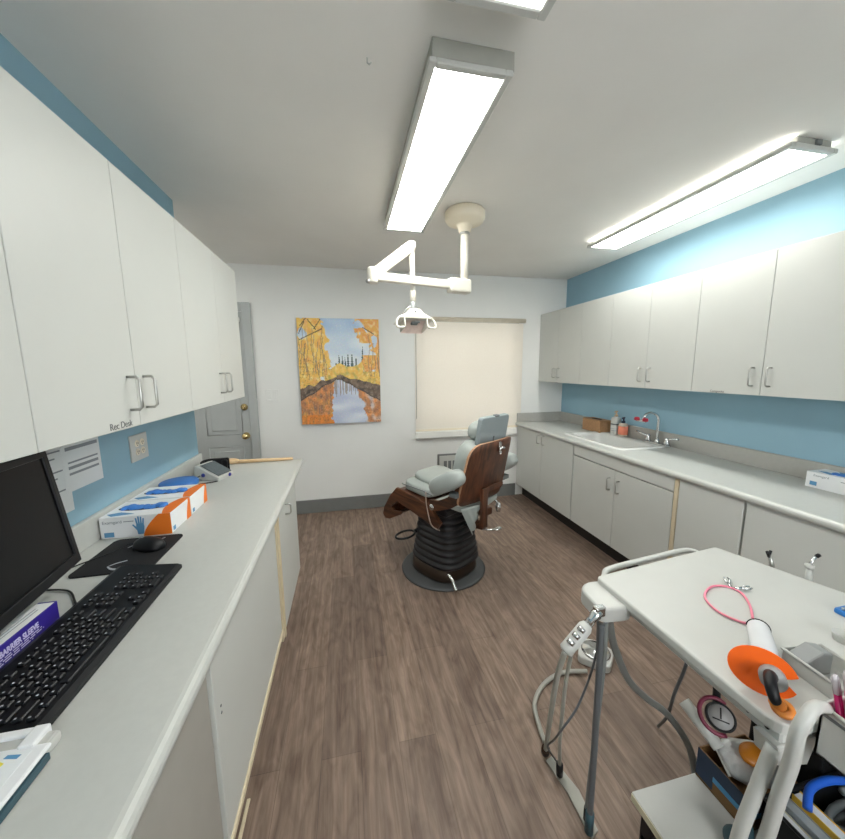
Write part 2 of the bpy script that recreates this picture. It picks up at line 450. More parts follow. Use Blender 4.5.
# light switch
t = thing('light_switch', 'pale light switch plate on the white wall beside the grey door', 'switch', (-.70, BY, 1.24))
b = MB(); b.box((-.77, BY - .006, 1.18), (-.65, BY, 1.29), .003, 2); obj('plate', b, 'white', t, True)
for x in (-.735, -.685):
    b = MB(); b.box((x - .016, BY - .0095, 1.205), (x + .016, BY - .005, 1.27), .002, 1); obj('rocker', b, 'white', t, True)

# ------------------------------------------------------------------ painting
def paint():
    nx, nz = 120, 158
    x0, x1, z0, z1 = -.445, .334, .938, 1.966; yf = BY - .04
    me = bpy.data.meshes.new('painted_face')
    vs = [(x0 + (x1 - x0) * i / nx, yf, z0 + (z1 - z0) * j / nz) for j in range(nz + 1) for i in range(nx + 1)]
    fs = [(j * (nx + 1) + i, j * (nx + 1) + i + 1, (j + 1) * (nx + 1) + i + 1, (j + 1) * (nx + 1) + i) for j in range(nz) for i in range(nx)]
    me.from_pydata(vs, [], fs); me.materials.append(M['art'])
    ca = me.color_attributes.new('Col', 'BYTE_COLOR', 'CORNER')
    R = random.Random(3)
    def N(x, y, s, o=0): return noise.noise(Vector((x * s, y * s, o)))
    def mixc(a, b, t): t = max(0, min(1, t)); return tuple(p + (q - p) * t for p, q in zip(a, b))
    def hx(h): return tuple(int(h[i:i+2], 16) / 255 for i in (0, 2, 4))
    gold, yel, pale, org, rust, brown, dark = map(hx, ('ecb95c', 'f4cf6a', 'f8e3a8', 'e89a5c', 'a8765a', '8a7264', '4a423c'))
    sky1, sky2, green, olive = map(hx, ('a3bfe0', 'dfe8ef', '3f5a5a', '9c9a55'))
    trunks = [(R.uniform(.0, .36), R.uniform(.42, .50), R.uniform(.62, .95)) for _ in range(15)] + [(R.uniform(.84, 1), .45, R.uniform(.6, .9)) for _ in range(6)]
    firs = [(.49, .68, .018), (.53, .66, .02), (.565, .655, .016), (.60, .70, .018), (.65, .70, .02), (.70, .66, .016), (.785, .76, .022), (.45, .6, .018), (.83, .62, .018)]
    def horizon_l(u): return .27 + .55 * u if u < .42 else .5      # left bank foot
    def scene_col(u, v):
        s = mixc(sky2, sky1, (v - .62) * 2.2 + .5 * N(u, v * 2, 4)); s = mixc(s, (1, 1, 1), max(0, N(u, v * 2.4, 3, 5)) * .6)
        c = s
        for fx, fh, fw in firs:
            if v < fh and abs(u - fx) < fw * (1 - (v - .5) / (fh - .5)) * (.6 + .8 * abs(math.sin(v * 160))): c = mixc(green, hx('5d7580'), .3 + N(u, v, 40))
        bush = .555 + .06 * N(u, 0, 7, 2) + (.10 * max(0, (u - .68)) / .32)
        if v < bush and u > .3:
            c = mixc(gold, yel, .5 + N(u, v, 22)); c = mixc(c, pale, max(0, N(u, v, 35, 3)) * 1.2); c = mixc(c, olive, max(0, N(u, v, 18, 9)) * 1.1)
        lt = .385 - .62 * max(0, v - .80) - .34 * max(0, .64 - v) + .09 * N(u, v, 6, 1) + .04 * N(u, v, 22, 1)
        if u < lt and v > .30:
            c = mixc(gold, yel, .55 + N(u, v, 16)); c = mixc(c, pale, max(0, N(u, v, 24, 7)) * 1.3); c = mixc(c, org, max(0, N(u, v, 14, 4)) * .8)
            if N(u, v, 10, 12) > .36 and v > .7: c = s
        rt = .80 + .10 * N(u, v, 8, 8) + .05 * N(u, v, 26, 8) - (.06 if v > .78 else 0) + (.10 if .66 < v < .77 else 0)
        if u > rt and v > .5:
            c = mixc(gold, org, .45 + N(u, v, 16, 2)); c = mixc(c, pale, max(0, N(u, v, 26, 3)) * 1.2)
            if N(u, v, 9, 3) > .34: c = s
        for tx, t0, t1 in trunks:
            if t0 < v < t1 and abs(u - tx - .012 * math.sin(v * 20 + tx * 50)) < .0045: c = mixc(c, brown, .55)
        return c
    L = [((.02, .80), (.30, .905)), ((.04, .93), (.11, 1.0)), ((.13, .985), (.22, .90)), ((.02, .86), (.09, .97)), ((.2, .9), (.28, .99)), ((.80, .92), (.93, .86))]
    def dline(u, v):
        for (a, bb), (c, d) in L:
            dx, dy = c - a, d - bb; tt = max(0, min(1, ((u - a) * dx + (v - bb) * dy) / (dx * dx + dy * dy)))
            if (u - a - dx * tt) ** 2 + ((v - bb - dy * tt)) ** 2 < .0048 ** 2: return True
        return False
    cols = []
    for f in me.polygons:
        u = (f.center.x - x0) / (x1 - x0); v = (f.center.z - z0) / (z1 - z0)
        bankL = .225 + .46 * min(u, .44) + .015 * N(u, 0, 9, 6)
        bankLt = bankL + .10 * (1 - u / .5) + .015 + .02 * N(u, 1, 14)
        bankR = .425 - .44 * max(0, u - .5) + .012 * N(u, 2, 12)
        bankRt = .465 - .20 * max(0, u - .5) + .02 * N(u, 3, 9)
        mid = .42
        if u < .45:
            water, top = bankL, bankLt
        else:
            water, top = bankR, bankRt
        if v > top: c = scene_col(u, v)
        elif v > water:
            c = mixc(hx('6d5a4e'), hx('93806f'), .5 + N(u, v, 20, 4)); c = mixc(c, dark, max(0, N(u * .6, v, 26, 2)) * 1.6)
            if v < water + .014: c = mixc(c, dark, .7)
        else:
            mv = min(.98, .9 - v * 1.0 + .03 * N(u * 8, v, 5, 3))
            c = scene_col(u + .015 * N(u, v * 6, 12), mv)
            wl = .39 + .05 * N(u, v, 8) + .03 * N(u, v, 30); wr = .74 + .30 * (.3 - v) + .05 * N(u, v, 9, 5) + .04 * N(u, v, 34)
            if wl < u < wr: c = mixc(hx('b9c3dd'), hx('dfe5f0'), .5 + N(u * .5, v * 2, 7)); 
            if wl < u < wr and v > .30 + .10 * N(u, 0, 40, 3) and N(u, 0, 60, 1) > .02: c = mixc(c, hx('8a786a'), .6)
            if u <= wl: c = mixc(mixc(org, rust, .4 + N(u, v, 18)), gold, max(0, N(u, v, 12, 4)) * 1.2); c = mixc(c, brown, max(0, N(u * 3, v, 16, 6)) * 1.3)
            if u <= wl and v < .09: c = mixc(c, hx('f08a2c'), .6)
            if u >= wr: c = mixc(mixc(rust, org, .5 + N(u, v, 20)), hx('dfe5f0'), max(0, N(u, v, 14)) * 1.2)
        sp = N(u, v, 70, 11); c = mixc(c, (1, 1, .92), max(0, sp - .2) * .5); c = mixc(c, dark, max(0, -sp - .18) * (.8 if v < .62 and not .4 < u < .78 else .0))
        c = tuple(max(0, min(1, q * (1 + R.uniform(-.02, .02)))) for q in c)
        if dline(u, v): c = mixc(c, dark, .75)
        cols.append(lin(c))
    flat = []
    for f, c in zip(me.polygons, cols): flat += list(c) * len(f.vertices)
    ca.data.foreach_set('color', flat)
    t = thing('landscape_painting', 'canvas painting of an autumn river with golden trees on the back wall', 'painting', ((x0 + x1) / 2, BY, z0))
    me.transform(RM[t.name].inverted())
    o = bpy.data.objects.new('painted_face', me); COL.objects.link(o); o.parent = t
    b = MB(); b.box((x0, yf + .0005, z0), (x1, BY - .0015, z1)); obj('stretcher_frame', b, 'canvas', t, True)
paint()

# ------------------------------------------------------------------ cabinets
def handle(p0, p1, out, m='steel', r=.0042):
    p0, p1, out = Vector(p0), Vector(p1), Vector(out)
    d = (p1 - p0).normalized() * .008
    return MB().tube([p0, p0 + out * .75, p0 + out + d, p1 + out - d, p1 + out * .75, p1], r, 10)

def upper(side, y0, y1, splits, label, z0=1.315, z1=2.058, hands=()):
    sx = 1 if side == 'L' else -1
    wall = LX if side == 'L' else RX
    face = -.62 if side == 'L' else 2.13
    t = thing('wall_cabinet', label, 'cabinet', (wall, (y0 + y1) / 2, z0), group=None)
    b = MB(); b.box((wall + sx * .0015, y0 + .0006, z0), (face - sx * .019, y1 - .0006, z1)); obj('body', b, 'lam', t, True)
    ys = [y0] + list(splits) + [y1]
    for i in range(len(ys) - 1):
        b = MB(); b.box((face - sx * .0185, ys[i] + .0014, z0 + .001), (face, ys[i + 1] - .0014, z1 - .001), .0012, 1)
        dr = obj('door', b, 'lam', t, True)
        for hy in hands:
            if ys[i] < hy < ys[i + 1]:
                obj('handle', handle((face - sx * .001, hy, z0 + .052), (face - sx * .001, hy, z0 + .148), (sx * .032, 0, 0)), 'steel', dr, True)
    return t
upper('L', .10, .85, (.475,), 'white wall cabinet nearest the camera above the monitor', hands=(.435, .515))
ucb = upper('L', .85, 1.60, (1.22,), 'white wall cabinet above the wall papers with a small text label', hands=(1.178, 1.262))
upper('L', 1.60, 2.36, (1.985,), 'white wall cabinet at the doorway end of the left wall', hands=(1.945, 2.025))
upper('R', .30, 1.06, (.68,), 'white wall cabinet nearest the camera above the right counter', 1.32, 2.056, (.64, .72))
ucr = upper('R', 1.06, 1.82, (1.44,), 'white two-door wall cabinet above the faucet end of the right counter', 1.32, 2.056, (1.40, 1.48))
upper('R', 1.82, 2.55, (2.18,), 'white two-door wall cabinet above the sink', 1.32, 2.056, (2.14, 2.22))
upper('R', 2.55, 2.93, (), 'narrow white single-door wall cabinet above the soap bottles', 1.32, 2.056)
upper('R', 2.93, BY - .002, (3.29,), 'white two-door wall cabinet in the far right corner by the window', 1.32, 2.056, (3.25, 3.33))
text('label_text', 'Rec Desk', .026, frame((-.6194, 1.075, 1.322), (0, 1, 0), (0, 0, 1)), 'ink', ucb)
text('label_text', 'Composite', .018, frame((2.1294, 1.70, 1.326), (0, -1, 0), (0, 0, 1)), 'ink', ucr)

# left base cabinets
def basecab(face, sx, back, y0, y1, z0, z1, label, doors, hand, bodym='lam', side=.824):
    t = thing('base_cabinet', label, 'cabinet', (face, (y0 + y1) / 2, 0))
    b = MB(); bk, fr = back + sx * .0015, face - sx * .02
    b.box((bk, y0 + .0006, z0), (fr, y1 - .0006, z0 + .018)); b.box((bk, y0 + .0006, z0), (bk + sx * .012, y1 - .0006, side))
    b.box((bk, y0 + .0006, z0), (fr, y0 + .0186, side)); b.box((bk, y1 - .0186, z0), (fr, y1 - .0006, side)); obj('body', b, bodym, t, True)
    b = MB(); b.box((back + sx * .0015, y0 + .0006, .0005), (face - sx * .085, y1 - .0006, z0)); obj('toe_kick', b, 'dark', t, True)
    for (a, c, za, zb, m, nm) in doors:
        b = MB(); b.box((face - sx * .0195, a + .0015, za), (face, c - .0015, zb), .0014, 1)
        dr = obj(nm, b, m, t, True)
        for hy, hz0, hz1 in hand:
            if a < hy < c and za < hz0 < zb:
                obj('handle', handle((face - sx * .001, hy, hz0), (face - sx * .001, hy, hz1), (sx * .03, 0, 0), r=.004), 'steel', dr, True)
    return t
t = basecab(-.345, 1, LX, 1.62, 2.27, .19, .824, 'white base cabinet at the far end of the left counter', [(1.672, 2.27, .19, .815, 'lam', 'door')], [(1.89, .72, .775)])
b = MB(); b.box((-.366, 1.62, .19), (-.342, 1.645, .815)); b.box((-.366, 1.648, .19), (-.336, 1.671, .815)); obj('stile', b, 'lam_edge', t, True, label='cream edged stile')
t = basecab(-.345, 1, LX, .82, 1.62, .235, .824, 'white base cabinet under the glove boxes with a cream bottom edge', [(.835, 1.615, .258, .82, 'lam', 'door')], [])
b = MB(); b.box((-.366, .82, .232), (-.340, 1.62, .256), .003, 1); obj('bottom_edge', b, 'lam_edge', t, True, label='cream bottom edge strip')
for z in (.615, .635):
    b = MB(); b.lathe([(.001, 0), (.004, 0), (.003, .002), (.001, .0025)], n=10, mx=at((-.3455, .872, z), PI / 2, 'Y')); obj('screw', b, 'ink', t, True)
basecab(-.345, 1, LX, -.3, .82, .235, .824, 'beige-fronted base cabinet nearest the camera under the left counter', [(-.29, .812, .24, .82, 'beige', 'door')], [])
# right base cabinets
basecab(1.89, -1, RX, 2.62, BY - .002, .14, .824, 'white two-door base cabinet in the far corner beside the window sill', [(2.625, 3.13, .14, .82, 'lam', 'door'), (3.13, 3.645, .14, .82, 'lam', 'door')], [(3.085, .715, .80), (3.175, .715, .80)], side=.715)
basecab(1.89, -1, RX, 1.655, 2.62, .14, .824, 'white sink base cabinet with a long false drawer front above two doors', [(1.66, 2.13, .14, .728, 'lam', 'door'), (2.13, 2.615, .14, .728, 'lam', 'door'), (1.66, 2.615, .736, .82, 'lam', 'drawer_front')], [(2.085, .57, .66), (2.175, .57, .66)], side=.715)
t = basecab(1.89, -1, RX, 1.275, 1.655, .14, .824, 'narrow white base cabinet with one plain door and a tan edge beside the sink cabinet', [(1.281, 1.628, .14, .82, 'lam', 'door')], [])
b = MB(); b.box((1.888, 1.63, .14), (1.911, 1.655, .82)); obj('edge_strip', b, 'lam_edge', t, True, label='tan edge strip')
basecab(1.89, -1, RX, .30, 1.275, .14, .824, 'wide plain white base cabinet behind the delivery cart', [(.31, 1.271, .14, .82, 'lam', 'door')], [])
basecab(1.89, -1, RX, -.6, .30, .14, .824, 'white base cabinet at the camera end of the right counter', [(-.59, .295, .14, .82, 'lam', 'door')], [])

b = MB(); b.box((-.394, .84, .0005), (-.383, 1.125, .007), .001, 1); single('wood_strip', b, 'lam_edge', 'thin tan wood strip lying on the floor under the left base cabinets', 'strip', (-.388, .98, 0))
# countertops
def nose(face, z0, z1, sx, back):
    r = (z1 - z0) / 2
    arc = [(face - sx * r + sx * r * math.cos(t), z0 + r + r * math.sin(t)) for t in [PI / 2 - PI * i / 8 for i in range(9)]]
    return [(back, z1)] + arc + [(back, z0)]
t = thing('countertop', 'long white laminate countertop along the left blue wall', 'countertop', (-.6, 1, .825))
b = MB(); b.prism(nose(-.315, .825, .865, 1, LX + .0015), 'Y', -.4, 2.50, smooth=False); obj('worktop', b, 'top', t, True)
b = MB(); b.box((LX + .0015, -.4, .865), (LX + .02, 2.41, .962), .003, 1); obj('backsplash', b, 'top', t, True)
t = thing('countertop', 'long white laminate countertop with the sink along the right blue wall', 'countertop', (2.15, 1.5, .825))
SX0, SX1, SY0, SY1 = 1.985, 2.325, 2.20, 2.86
b = MB()
for a, c in ((-.6, SY0), (SY1, BY - .007)): b.prism(nose(1.86, .825, .865, -1, RX - .0015), 'Y', a, c)
b.prism(nose(1.86, .825, .865, -1, SX0), 'Y', SY0, SY1); b.box((SX1, SY0, .825), (RX - .0015, SY1, .865))
obj('worktop', b, 'top', t, True)
b = MB(); b.box((RX - .02, -.6, .865), (RX - .0015, BY - .02, .968), .003, 1); b.box((1.875, BY - .02, .865), (RX - .0015, BY - .008, .968), .003, 1); obj('backsplash', b, 'splash', t, True)
# sink: rim + bowl
t = thing('sink', 'white oval-cornered sink set into the right countertop', 'sink', (2.155, 2.53, .865))
def ring(x0, y0, x1, y1, r, z, n=6): return [(p[0], p[1], z) for p in rrect(x0, y0, x1, y1, r, n)]
b = MB(); rings = [ring(SX0 - .03, SY0 - .03, SX1 + .075, SY1 + .03, .05, .8652), ring(SX0 - .024, SY0 - .024, SX1 + .07, SY1 + .024, .05, .873), ring(SX0 + .012, SY0 + .012, SX1 - .01, SY1 - .012, .07, .873), ring(SX0 + .02, SY0 + .02, SX1 - .018, SY1 - .02, .07, .862)]
k = len(rings[0]); vs = sum(rings, []); b.add(vs, [(i * k + q, i * k + (q + 1) % k, (i + 1) * k + (q + 1) % k, (i + 1) * k + q) for i in range(3) for q in range(k)], smooth=True)
obj('rim', b, 'sink', t, True)
b = MB(); rings = [ring(SX0 + .02, SY0 + .02, SX1 - .018, SY1 - .02, .07, .862), ring(SX0 + .03, SY0 + .03, SX1 - .03, SY1 - .03, .08, .80), ring(SX0 + .05, SY0 + .06, SX1 - .05, SY1 - .06, .09, .74), ring(SX0 + .09, SY0 + .12, SX1 - .09, SY1 - .12, .07, .725)]
vs = sum(rings, []); b.add(vs, [(i * k + q, i * k + (q + 1) % k, (i + 1) * k + (q + 1) % k, (i + 1) * k + q) for i in range(3) for q in range(k)] + [tuple(3 * k + q for q in range(k))], smooth=True)
obj('bowl', b, 'sink', t, True)
b = MB(); b.lathe([(.001, 0), (.035, 0), (.03, .003), (.001, .001)], (2.155, 2.53, .7255), 20); obj('drain', b, 'chrome', t, True)
# faucet
FX, FY, FZ = 2.362, 2.255, .8735
t = thing('faucet', 'chrome gooseneck faucet with two lever handles and red eyewash caps', 'faucet', (FX, FY, FZ))
b = MB(); b.prism(rrect(FX - .028, FY - .115, FX + .028, FY + .115, .027), 'Z', FZ, FZ + .014, bev=.003); obj('base_plate', b, 'chrome', t, True)
pts = [(FX, FY, FZ + .01), (FX, FY, FZ + .10), (FX, FY, FZ + .19)] + [(FX - .06 + .06 * math.cos(a), FY + .012 * (1 - math.cos(a)), FZ + .19 + .06 * math.sin(a)) for a in [PI * i / 10 for i in range(1, 9)]] + [(FX - .125, FY + .03, FZ + .185)]
b = MB(); b.tube(pts, .0105, 12); b.lathe([(.02, 0), (.018, .02), (.012, .03)], (FX, FY, FZ + .012), 16); obj('spout', b, 'chrome', t, True)
b = MB(); b.tube([(FX - .125, FY - .005, FZ + .185), (FX - .125, FY + .085, FZ + .185)], .008, 10); obj('eyewash_bar', b, 'chrome', t, True)
for dy in (.0, .08):
    b = MB(); b.lathe([(.001, 0), (.019, 0), (.021, .012), (.017, .024), (.001, .026)], (FX - .125, FY + dy, FZ + .186), 16); obj('eyewash_cap', b, 'red', t, True, label='red eyewash cap')
for s in (-1, 1):
    b = MB(); y = FY + s * .085; b.lathe([(.024, 0), (.02, .02), (.014, .035), (.016, .05), (.001, .055)], (FX, y, FZ + .012), 16)
    b.tube([(FX, y, FZ + .052), (FX - .01, y + s * .04, FZ + .062), (FX - .014, y + s * .105, FZ + .075)], [.008, .007, .0085], 10); obj('lever', b, 'chrome', t, True)

# ------------------------------------------------------------------ things on the right counter
t = thing('tissue_box', 'brown woven tissue box at the wall end of the sink', 'box', (2.352, 2.93, .865))
b = MB(); b.box((2.29, 2.81, .8656), (2.414, 3.06, .982), .006, 2); obj('box_body', b, 'tissue', t, True)
b = MB(); b.prism([(2.352 + .03 * math.cos(a), 2.935 + .07 * math.sin(a)) for a in [2 * PI * i / 20 for i in range(20)]], 'Z', .9815, .983); obj('opening', b, 'hole', t, True)
def pump_bottle(x, y, z, r, h, bm, pm, label, lab, sq=3.2):
    t = thing('pump_bottle', label, 'bottle', (x, y, z))
    b = MB(); b.lathe([(.001, 0), (r * .95, 0), (r, .006), (r, h * .8), (r * .8, h * .92), (r * .36, h * .96), (r * .36, h)], (x, y, z), 28, sq=sq); obj('bottle_body', b, bm, t, True)
    b = MB(); b.lathe([(r * .42, 0), (r * .42, .016), (.006, .02), (.006, .04), (.012, .041), (.012, .05), (.001, .052)], (x, y, z + h - .004), 18)
    b.tube([(x, y, z + h + .042), (x - .02, y - .012, z + h + .043), (x - .034, y - .02, z + h + .036)], .005, 8); obj('pump', b, pm, t, True)
    b = MB()
    for (fz0, fz1, m) in lab:
        b.lathe([(r * 1.012, h * fz0), (r * 1.012, h * fz1)], (x, y, z), 28, mi=m, sq=sq)
    return t, b
t, b = pump_bottle(2.365, 2.70, .8745, .036, .165, 'whitep', mat('tan_pump', '#cdae8b', .4), 'tall white lotion pump bottle with a dark band beside the tissue box', [(.52, .60, 0), (.30, .33, 1), (.2, .23, 1)])
obj('label_band', b, ['ink', 'greyprint'], t, True)
t, b = pump_bottle(2.36, 2.605, .8745, .034, .12, 'clearb', 'navyp', 'short soap bottle with a coral label and navy pump nearest the faucet', [(.12, .74, 0)])
obj('soap_label', b, ['coral'], t, True)

def hand_print(b, mx, s=1, mi=0):
    # flat printed glove: palm, four fingers, thumb
    b.prism([(-.010 * s, -.03 * s), (.010 * s, -.03 * s), (.014 * s, .0), (.013 * s, .014 * s), (-.013 * s, .014 * s), (-.014 * s, 0)], 'Z', 0, .0005, mi, mx=mx)
    for i, (fx, fl) in enumerate(((-.0105, .024), (-.0035, .030), (.0035, .028), (.0105, .021))):
        b.prism([((fx - .003) * s, .013 * s), ((fx + .003) * s, .013 * s), ((fx * 1.25 + .0026) * s, (.013 + fl) * s), ((fx * 1.25 - .0026) * s, (.013 + fl) * s)], 'Z', 0, .0005, mi, mx=mx)
    b.prism([(-.013 * s, -.012 * s), (-.013 * s, .0), (-.024 * s, .013 * s), (-.027 * s, .009 * s)], 'Z', 0, .0005, mi, mx=mx)

def glove_box(name_label, x0, x1, y0, y1, z0, z1, long_axis, front, swoosh_side):
    t = thing('glove_box', name_label, 'box', ((x0 + x1) / 2, (y0 + y1) / 2, z0))
    b = MB(); b.box((x0, y0, z0), (x1, y1, z1), .0015, 1); obj('carton', b, 'card', t, True)
    return t
# left counter: two glove boxes side by side
for k, (y0, y1, lab) in enumerate(((1.438, 1.606, 'white and orange nitrile glove box beside the mouse pad, hand printed on its end'), (1.614, 1.786, 'white and orange nitrile glove box farther from the mouse pad, next to the blue lid'))):
    t = glove_box(lab, -.905, -.672, y0, y1, .8656, .948, 'X', '-Y', 1)
    # orange corner on the front end, top and aisle side
    b = MB(); n = 10; x1 = -.672
    arc = [(x1 - .085 + .045 * math.sin(PI / 2 * i / n), .8655 + .082 * i / n) for i in range(n + 1)]
    if k == 0: b.prism([(x1, .8655), (x1, .9475)] + [(x1 - .095 + .055 * (i / n) ** 1.6, .8655 + .082 * (i / n)) for i in range(n, -1, -1)], 'Y', y0 - .0006, y0)
    b.prism([(x1, y0), (x1, y1), (x1 - .022, y1)] + [(x1 - .028 - .02 * math.sin(PI * i / n), y1 - (y1 - y0) * i / n) for i in range(1, n + 1)], 'Z', .948, .9486)
    b.prism([(y1, .8655), (y1, .9475), (y1 - .02, .9475)] + [(y1 - .012 - .028 * math.sin(PI / 2 * i / n), .9475 - .082 * i / n) for i in range(1, n + 1)], 'X', x1, x1 + .0006)
    obj('orange_print', b, 'orange', t, True)
    b = MB(); cy = (y0 + y1) / 2
    b.prism([(-.80 + .085 * math.cos(a), cy + .028 * math.sin(a)) for a in [2 * PI * i / 24 for i in range(24)]], 'Z', .948, .9488); obj('opening', b, 'hole', t, True)
    b = MB()
    for i in range(9):
        b.pillow((-.86 + .016 * i, cy + .006 * math.sin(i * 2), .9495 + .003 * math.sin(i)), (.016, .022, .008), 2.2, 8)
    obj('glove', b, 'blueglove', t, True, label='blue glove showing in the slot')
    b = MB(); b.prism([(-.895, y0 + .03), (-.855, y0 + .045), (-.80, y0 + .02), (-.87, y0 + .008)], 'Z', .948, .9486); obj('glove_graphic', b, 'blueprint', t, True)
    b = MB(); b.box((x1, y0 + .012, .872), (x1 + .0007, y0 + .03, .888)); obj('blue_label', b, 'blueprint', t, True)
    if k == 0:
        b = MB(); hand_print(b, frame((-.775, y0 - .0001, .903), (1, 0, 0), (0, 0, 1)), .95); obj('hand_graphic', b, 'blueprint', t, True)
        b = MB(); b.box((-.893, y0 - .0007, .872), (-.862, y0, .890)); obj('blue_label', b, 'blueprint', t, True)
    if k == 0:
        text('box_text', 'Examgard', .016, frame((-.896, y0 - .0002, .923), (1, 0, 0), (0, 0, 1)), 'greyprint', t)
        b = MB(); b.box((-.828, y0 - .0005, .926), (-.795, y0, .929)); obj('print_line', b, 'greyprint', t, True)
# right counter glove box
t = glove_box('white and blue glove box alone on the right counter at the photo edge', 2.287, 2.412, 1.03, 1.29, .8656, .945, 'Y', '-X', 1)
b = MB(); b.box((2.2863, 1.245, .878), (2.287, 1.272, .898)); obj('blue_label', b, 'blueprint', t, True)
b = MB(); b.prism([(2.30, 1.21), (2.33, 1.27), (2.35, 1.25), (2.33, 1.19)], 'Z', .945, .9456)
b.prism([(2.40, 1.23), (2.36, 1.20), (2.37, 1.10), (2.40, 1.08)], 'Z', .945, .9456); obj('glove_graphic', b, 'blueprint', t, True)
b = MB(); b.prism([(2.335 + .024 * math.cos(a), 1.125 + .08 * math.sin(a)) for a in [2 * PI * i / 24 for i in range(24)]], 'Z', .945, .9458); obj('opening', b, 'hole', t, True)
b = MB()
for i in range(6): b.pillow((2.332, 1.135 + .014 * i, .9465), (.018, .014, .008), 2.2, 8)
obj('glove', b, 'blueglove', t, True)
text('box_text', 'Examgard', .015, frame((2.2868, 1.262, .925), (0, -1, 0), (0, 0, 1)), 'greyprint', t)
b = MB(); b.box((2.2865, 1.10, .922), (2.287, 1.16, .925)); obj('print_line', b, 'greyprint', t, True)

# ------------------------------------------------------------------ left wall: papers, outlet
def sheet(label, y0, y1, z0, z1, rows, x, dark):
    t = thing('paper_sheet', label, 'paper', (x, (y0 + y1) / 2, z0))
    b = MB(); b.box((LX, y0, z0), (x, y1, z1)); obj('page', b, 'paper', t, True)
    b = MB(); R = random.Random(int(y0 * 100))
    for z, h, ya, yb in rows: b.box((x, ya, z), (x + .0006, yb, z + h))
    obj('print_lines', b, dark, t, True)
sheet('white printed sheet taped to the blue wall next to the monitor', 1.17, 1.375, 1.012, 1.30, [(1.045 + i * .022, .005, 1.215 + (.01 if i % 3 else 0), 1.30 + .05 * ((i * 7) % 3) / 2) for i in range(11)], LX + .0012, 'greyprint')
sheet('white form with dark header bands taped on the blue wall nearer the outlet', 1.355, 1.535, 1.075, 1.305, [(1.13, .008, 1.375, 1.52), (1.15, .01, 1.375, 1.52), (1.17, .006, 1.375, 1.52), (1.215, .012, 1.37, 1.525), (1.235, .004, 1.38, 1.48), (1.245, .004, 1.38, 1.50), (1.268, .014, 1.37, 1.525)], LX + .0022, 'greyprint')
t = thing('wall_outlet', 'white four-socket outlet plate on the blue wall under the cabinets', 'outlet', (LX, 1.785, 1.14))
b = MB(); b.box((LX, 1.718, 1.082), (LX + .007, 1.85, 1.20), .003, 2); obj('plate', b, 'whitep', t, True)
for y in (1.765, 1.805):
    for z in (1.122, 1.16):
        b = MB(); b.lathe([(.001, 0), (.016, 0), (.015, .003), (.001, .003)], n=20, mx=at((LX + .0065, y, z), PI / 2, 'Y')); s = obj('socket', b, 'offw', t, True)
        b = MB()
        for dy in (-.005, .005): b.box((LX + .0093, y + dy - .0012, z - .003), (LX + .0102, y + dy + .0012, z + .006))
        b.box((LX + .0093, y - .002, z - .010), (LX + .0102, y + .002, z - .006)); obj('slot', b, 'hole', s, True)

# ------------------------------------------------------------------ left counter: computer
CT = .8655
yaw = math.radians(7.2)
# monitor: local x = along screen (to far end +), y = out of screen, z up; centre
mdir = Vector((-math.sin(yaw), math.cos(yaw), 0))     # along the screen toward far end
mout = Vector((math.cos(yaw), math.sin(yaw), 0))
P = Vector((-.76, 1.114, .95)); Wm, Hm = .50, .325
mc = P - mdir * Wm / 2
t = thing('computer_monitor', 'black computer monitor standing on the left counter', 'monitor', (mc.x, mc.y, CT))
tilt = math.radians(7)
upv = (Vector((0, 0, 1)) * math.cos(tilt) - mout * math.sin(tilt))
fm = frame(mc, mdir, upv)     # local z = mdir x up
zs = 1 if fm.to_3x3() @ Vector((0, 0, 1)) @ mout > 0 else -1
if zs < 0: fm = frame(mc, -mdir, upv)
b = MB(); b.box((-Wm / 2, 0, -.045), (Wm / 2, Hm, -.004), .008, 2, mx=fm); obj('casing', b, 'blackp', t, True)
b = MB(); bz = .018
b.box((-Wm / 2, 0, -.006), (Wm / 2, .028, .006), .003, 2, mx=fm); b.box((-Wm / 2, Hm - bz, -.006), (Wm / 2, Hm, .006), .003, 2, mx=fm)
b.box((-Wm / 2, .02, -.006), (-Wm / 2 + bz, Hm - .01, .006), .003, 2, mx=fm); b.box((Wm / 2 - bz, .02, -.006), (Wm / 2, Hm - .01, .006), .003, 2, mx=fm)
obj('bezel', b, 'blackp', t, True)
b = MB(); b.box((-Wm / 2 + bz, .026, -.004), (Wm / 2 - bz, Hm - bz, .001), mx=fm); obj('screen', b, 'screen', t, True)
b = MB(); c = mc - mout * .10
b.box((c.x - .02, c.y + .0, CT + .012), (c.x + .02, c.y + .06, 1.12), .006, 2); obj('stand_neck', b, 'blackp', t, True)
b = MB(); b.lathe([(.001, 0), (.068, 0), (.066, .008), (.04, .014), (.001, .015)], (mc.x - .109, mc.y + .06, CT), 36); obj('stand_base', b, 'steel', t, True, label='silver round stand base')

# keyboard
t = thing('keyboard', 'black full-size keyboard lying along the left counter', 'keyboard', (-.605, .90, CT), (0, 0, 0))
kx0, kx1, ky0, ky1 = -.70, -.528, .64, 1.165
b = MB(); b.prism([(kx0, CT + .008), (kx0, CT + .026), (kx0 + .01, CT + .029), (kx1 - .012, CT + .017), (kx1, CT + .012), (kx1, CT + .002), (kx1 - .01, CT), (kx0 + .01, CT + .0)], 'Y', ky0, ky1, bev=.002, seg=2); obj('case', b, 'blackp', t, True)
sl = (.017 - .029) / (kx1 - .012 - kx0 - .01)
def kz(x): return CT + .029 + (x - kx0 - .01) * sl
keys = []
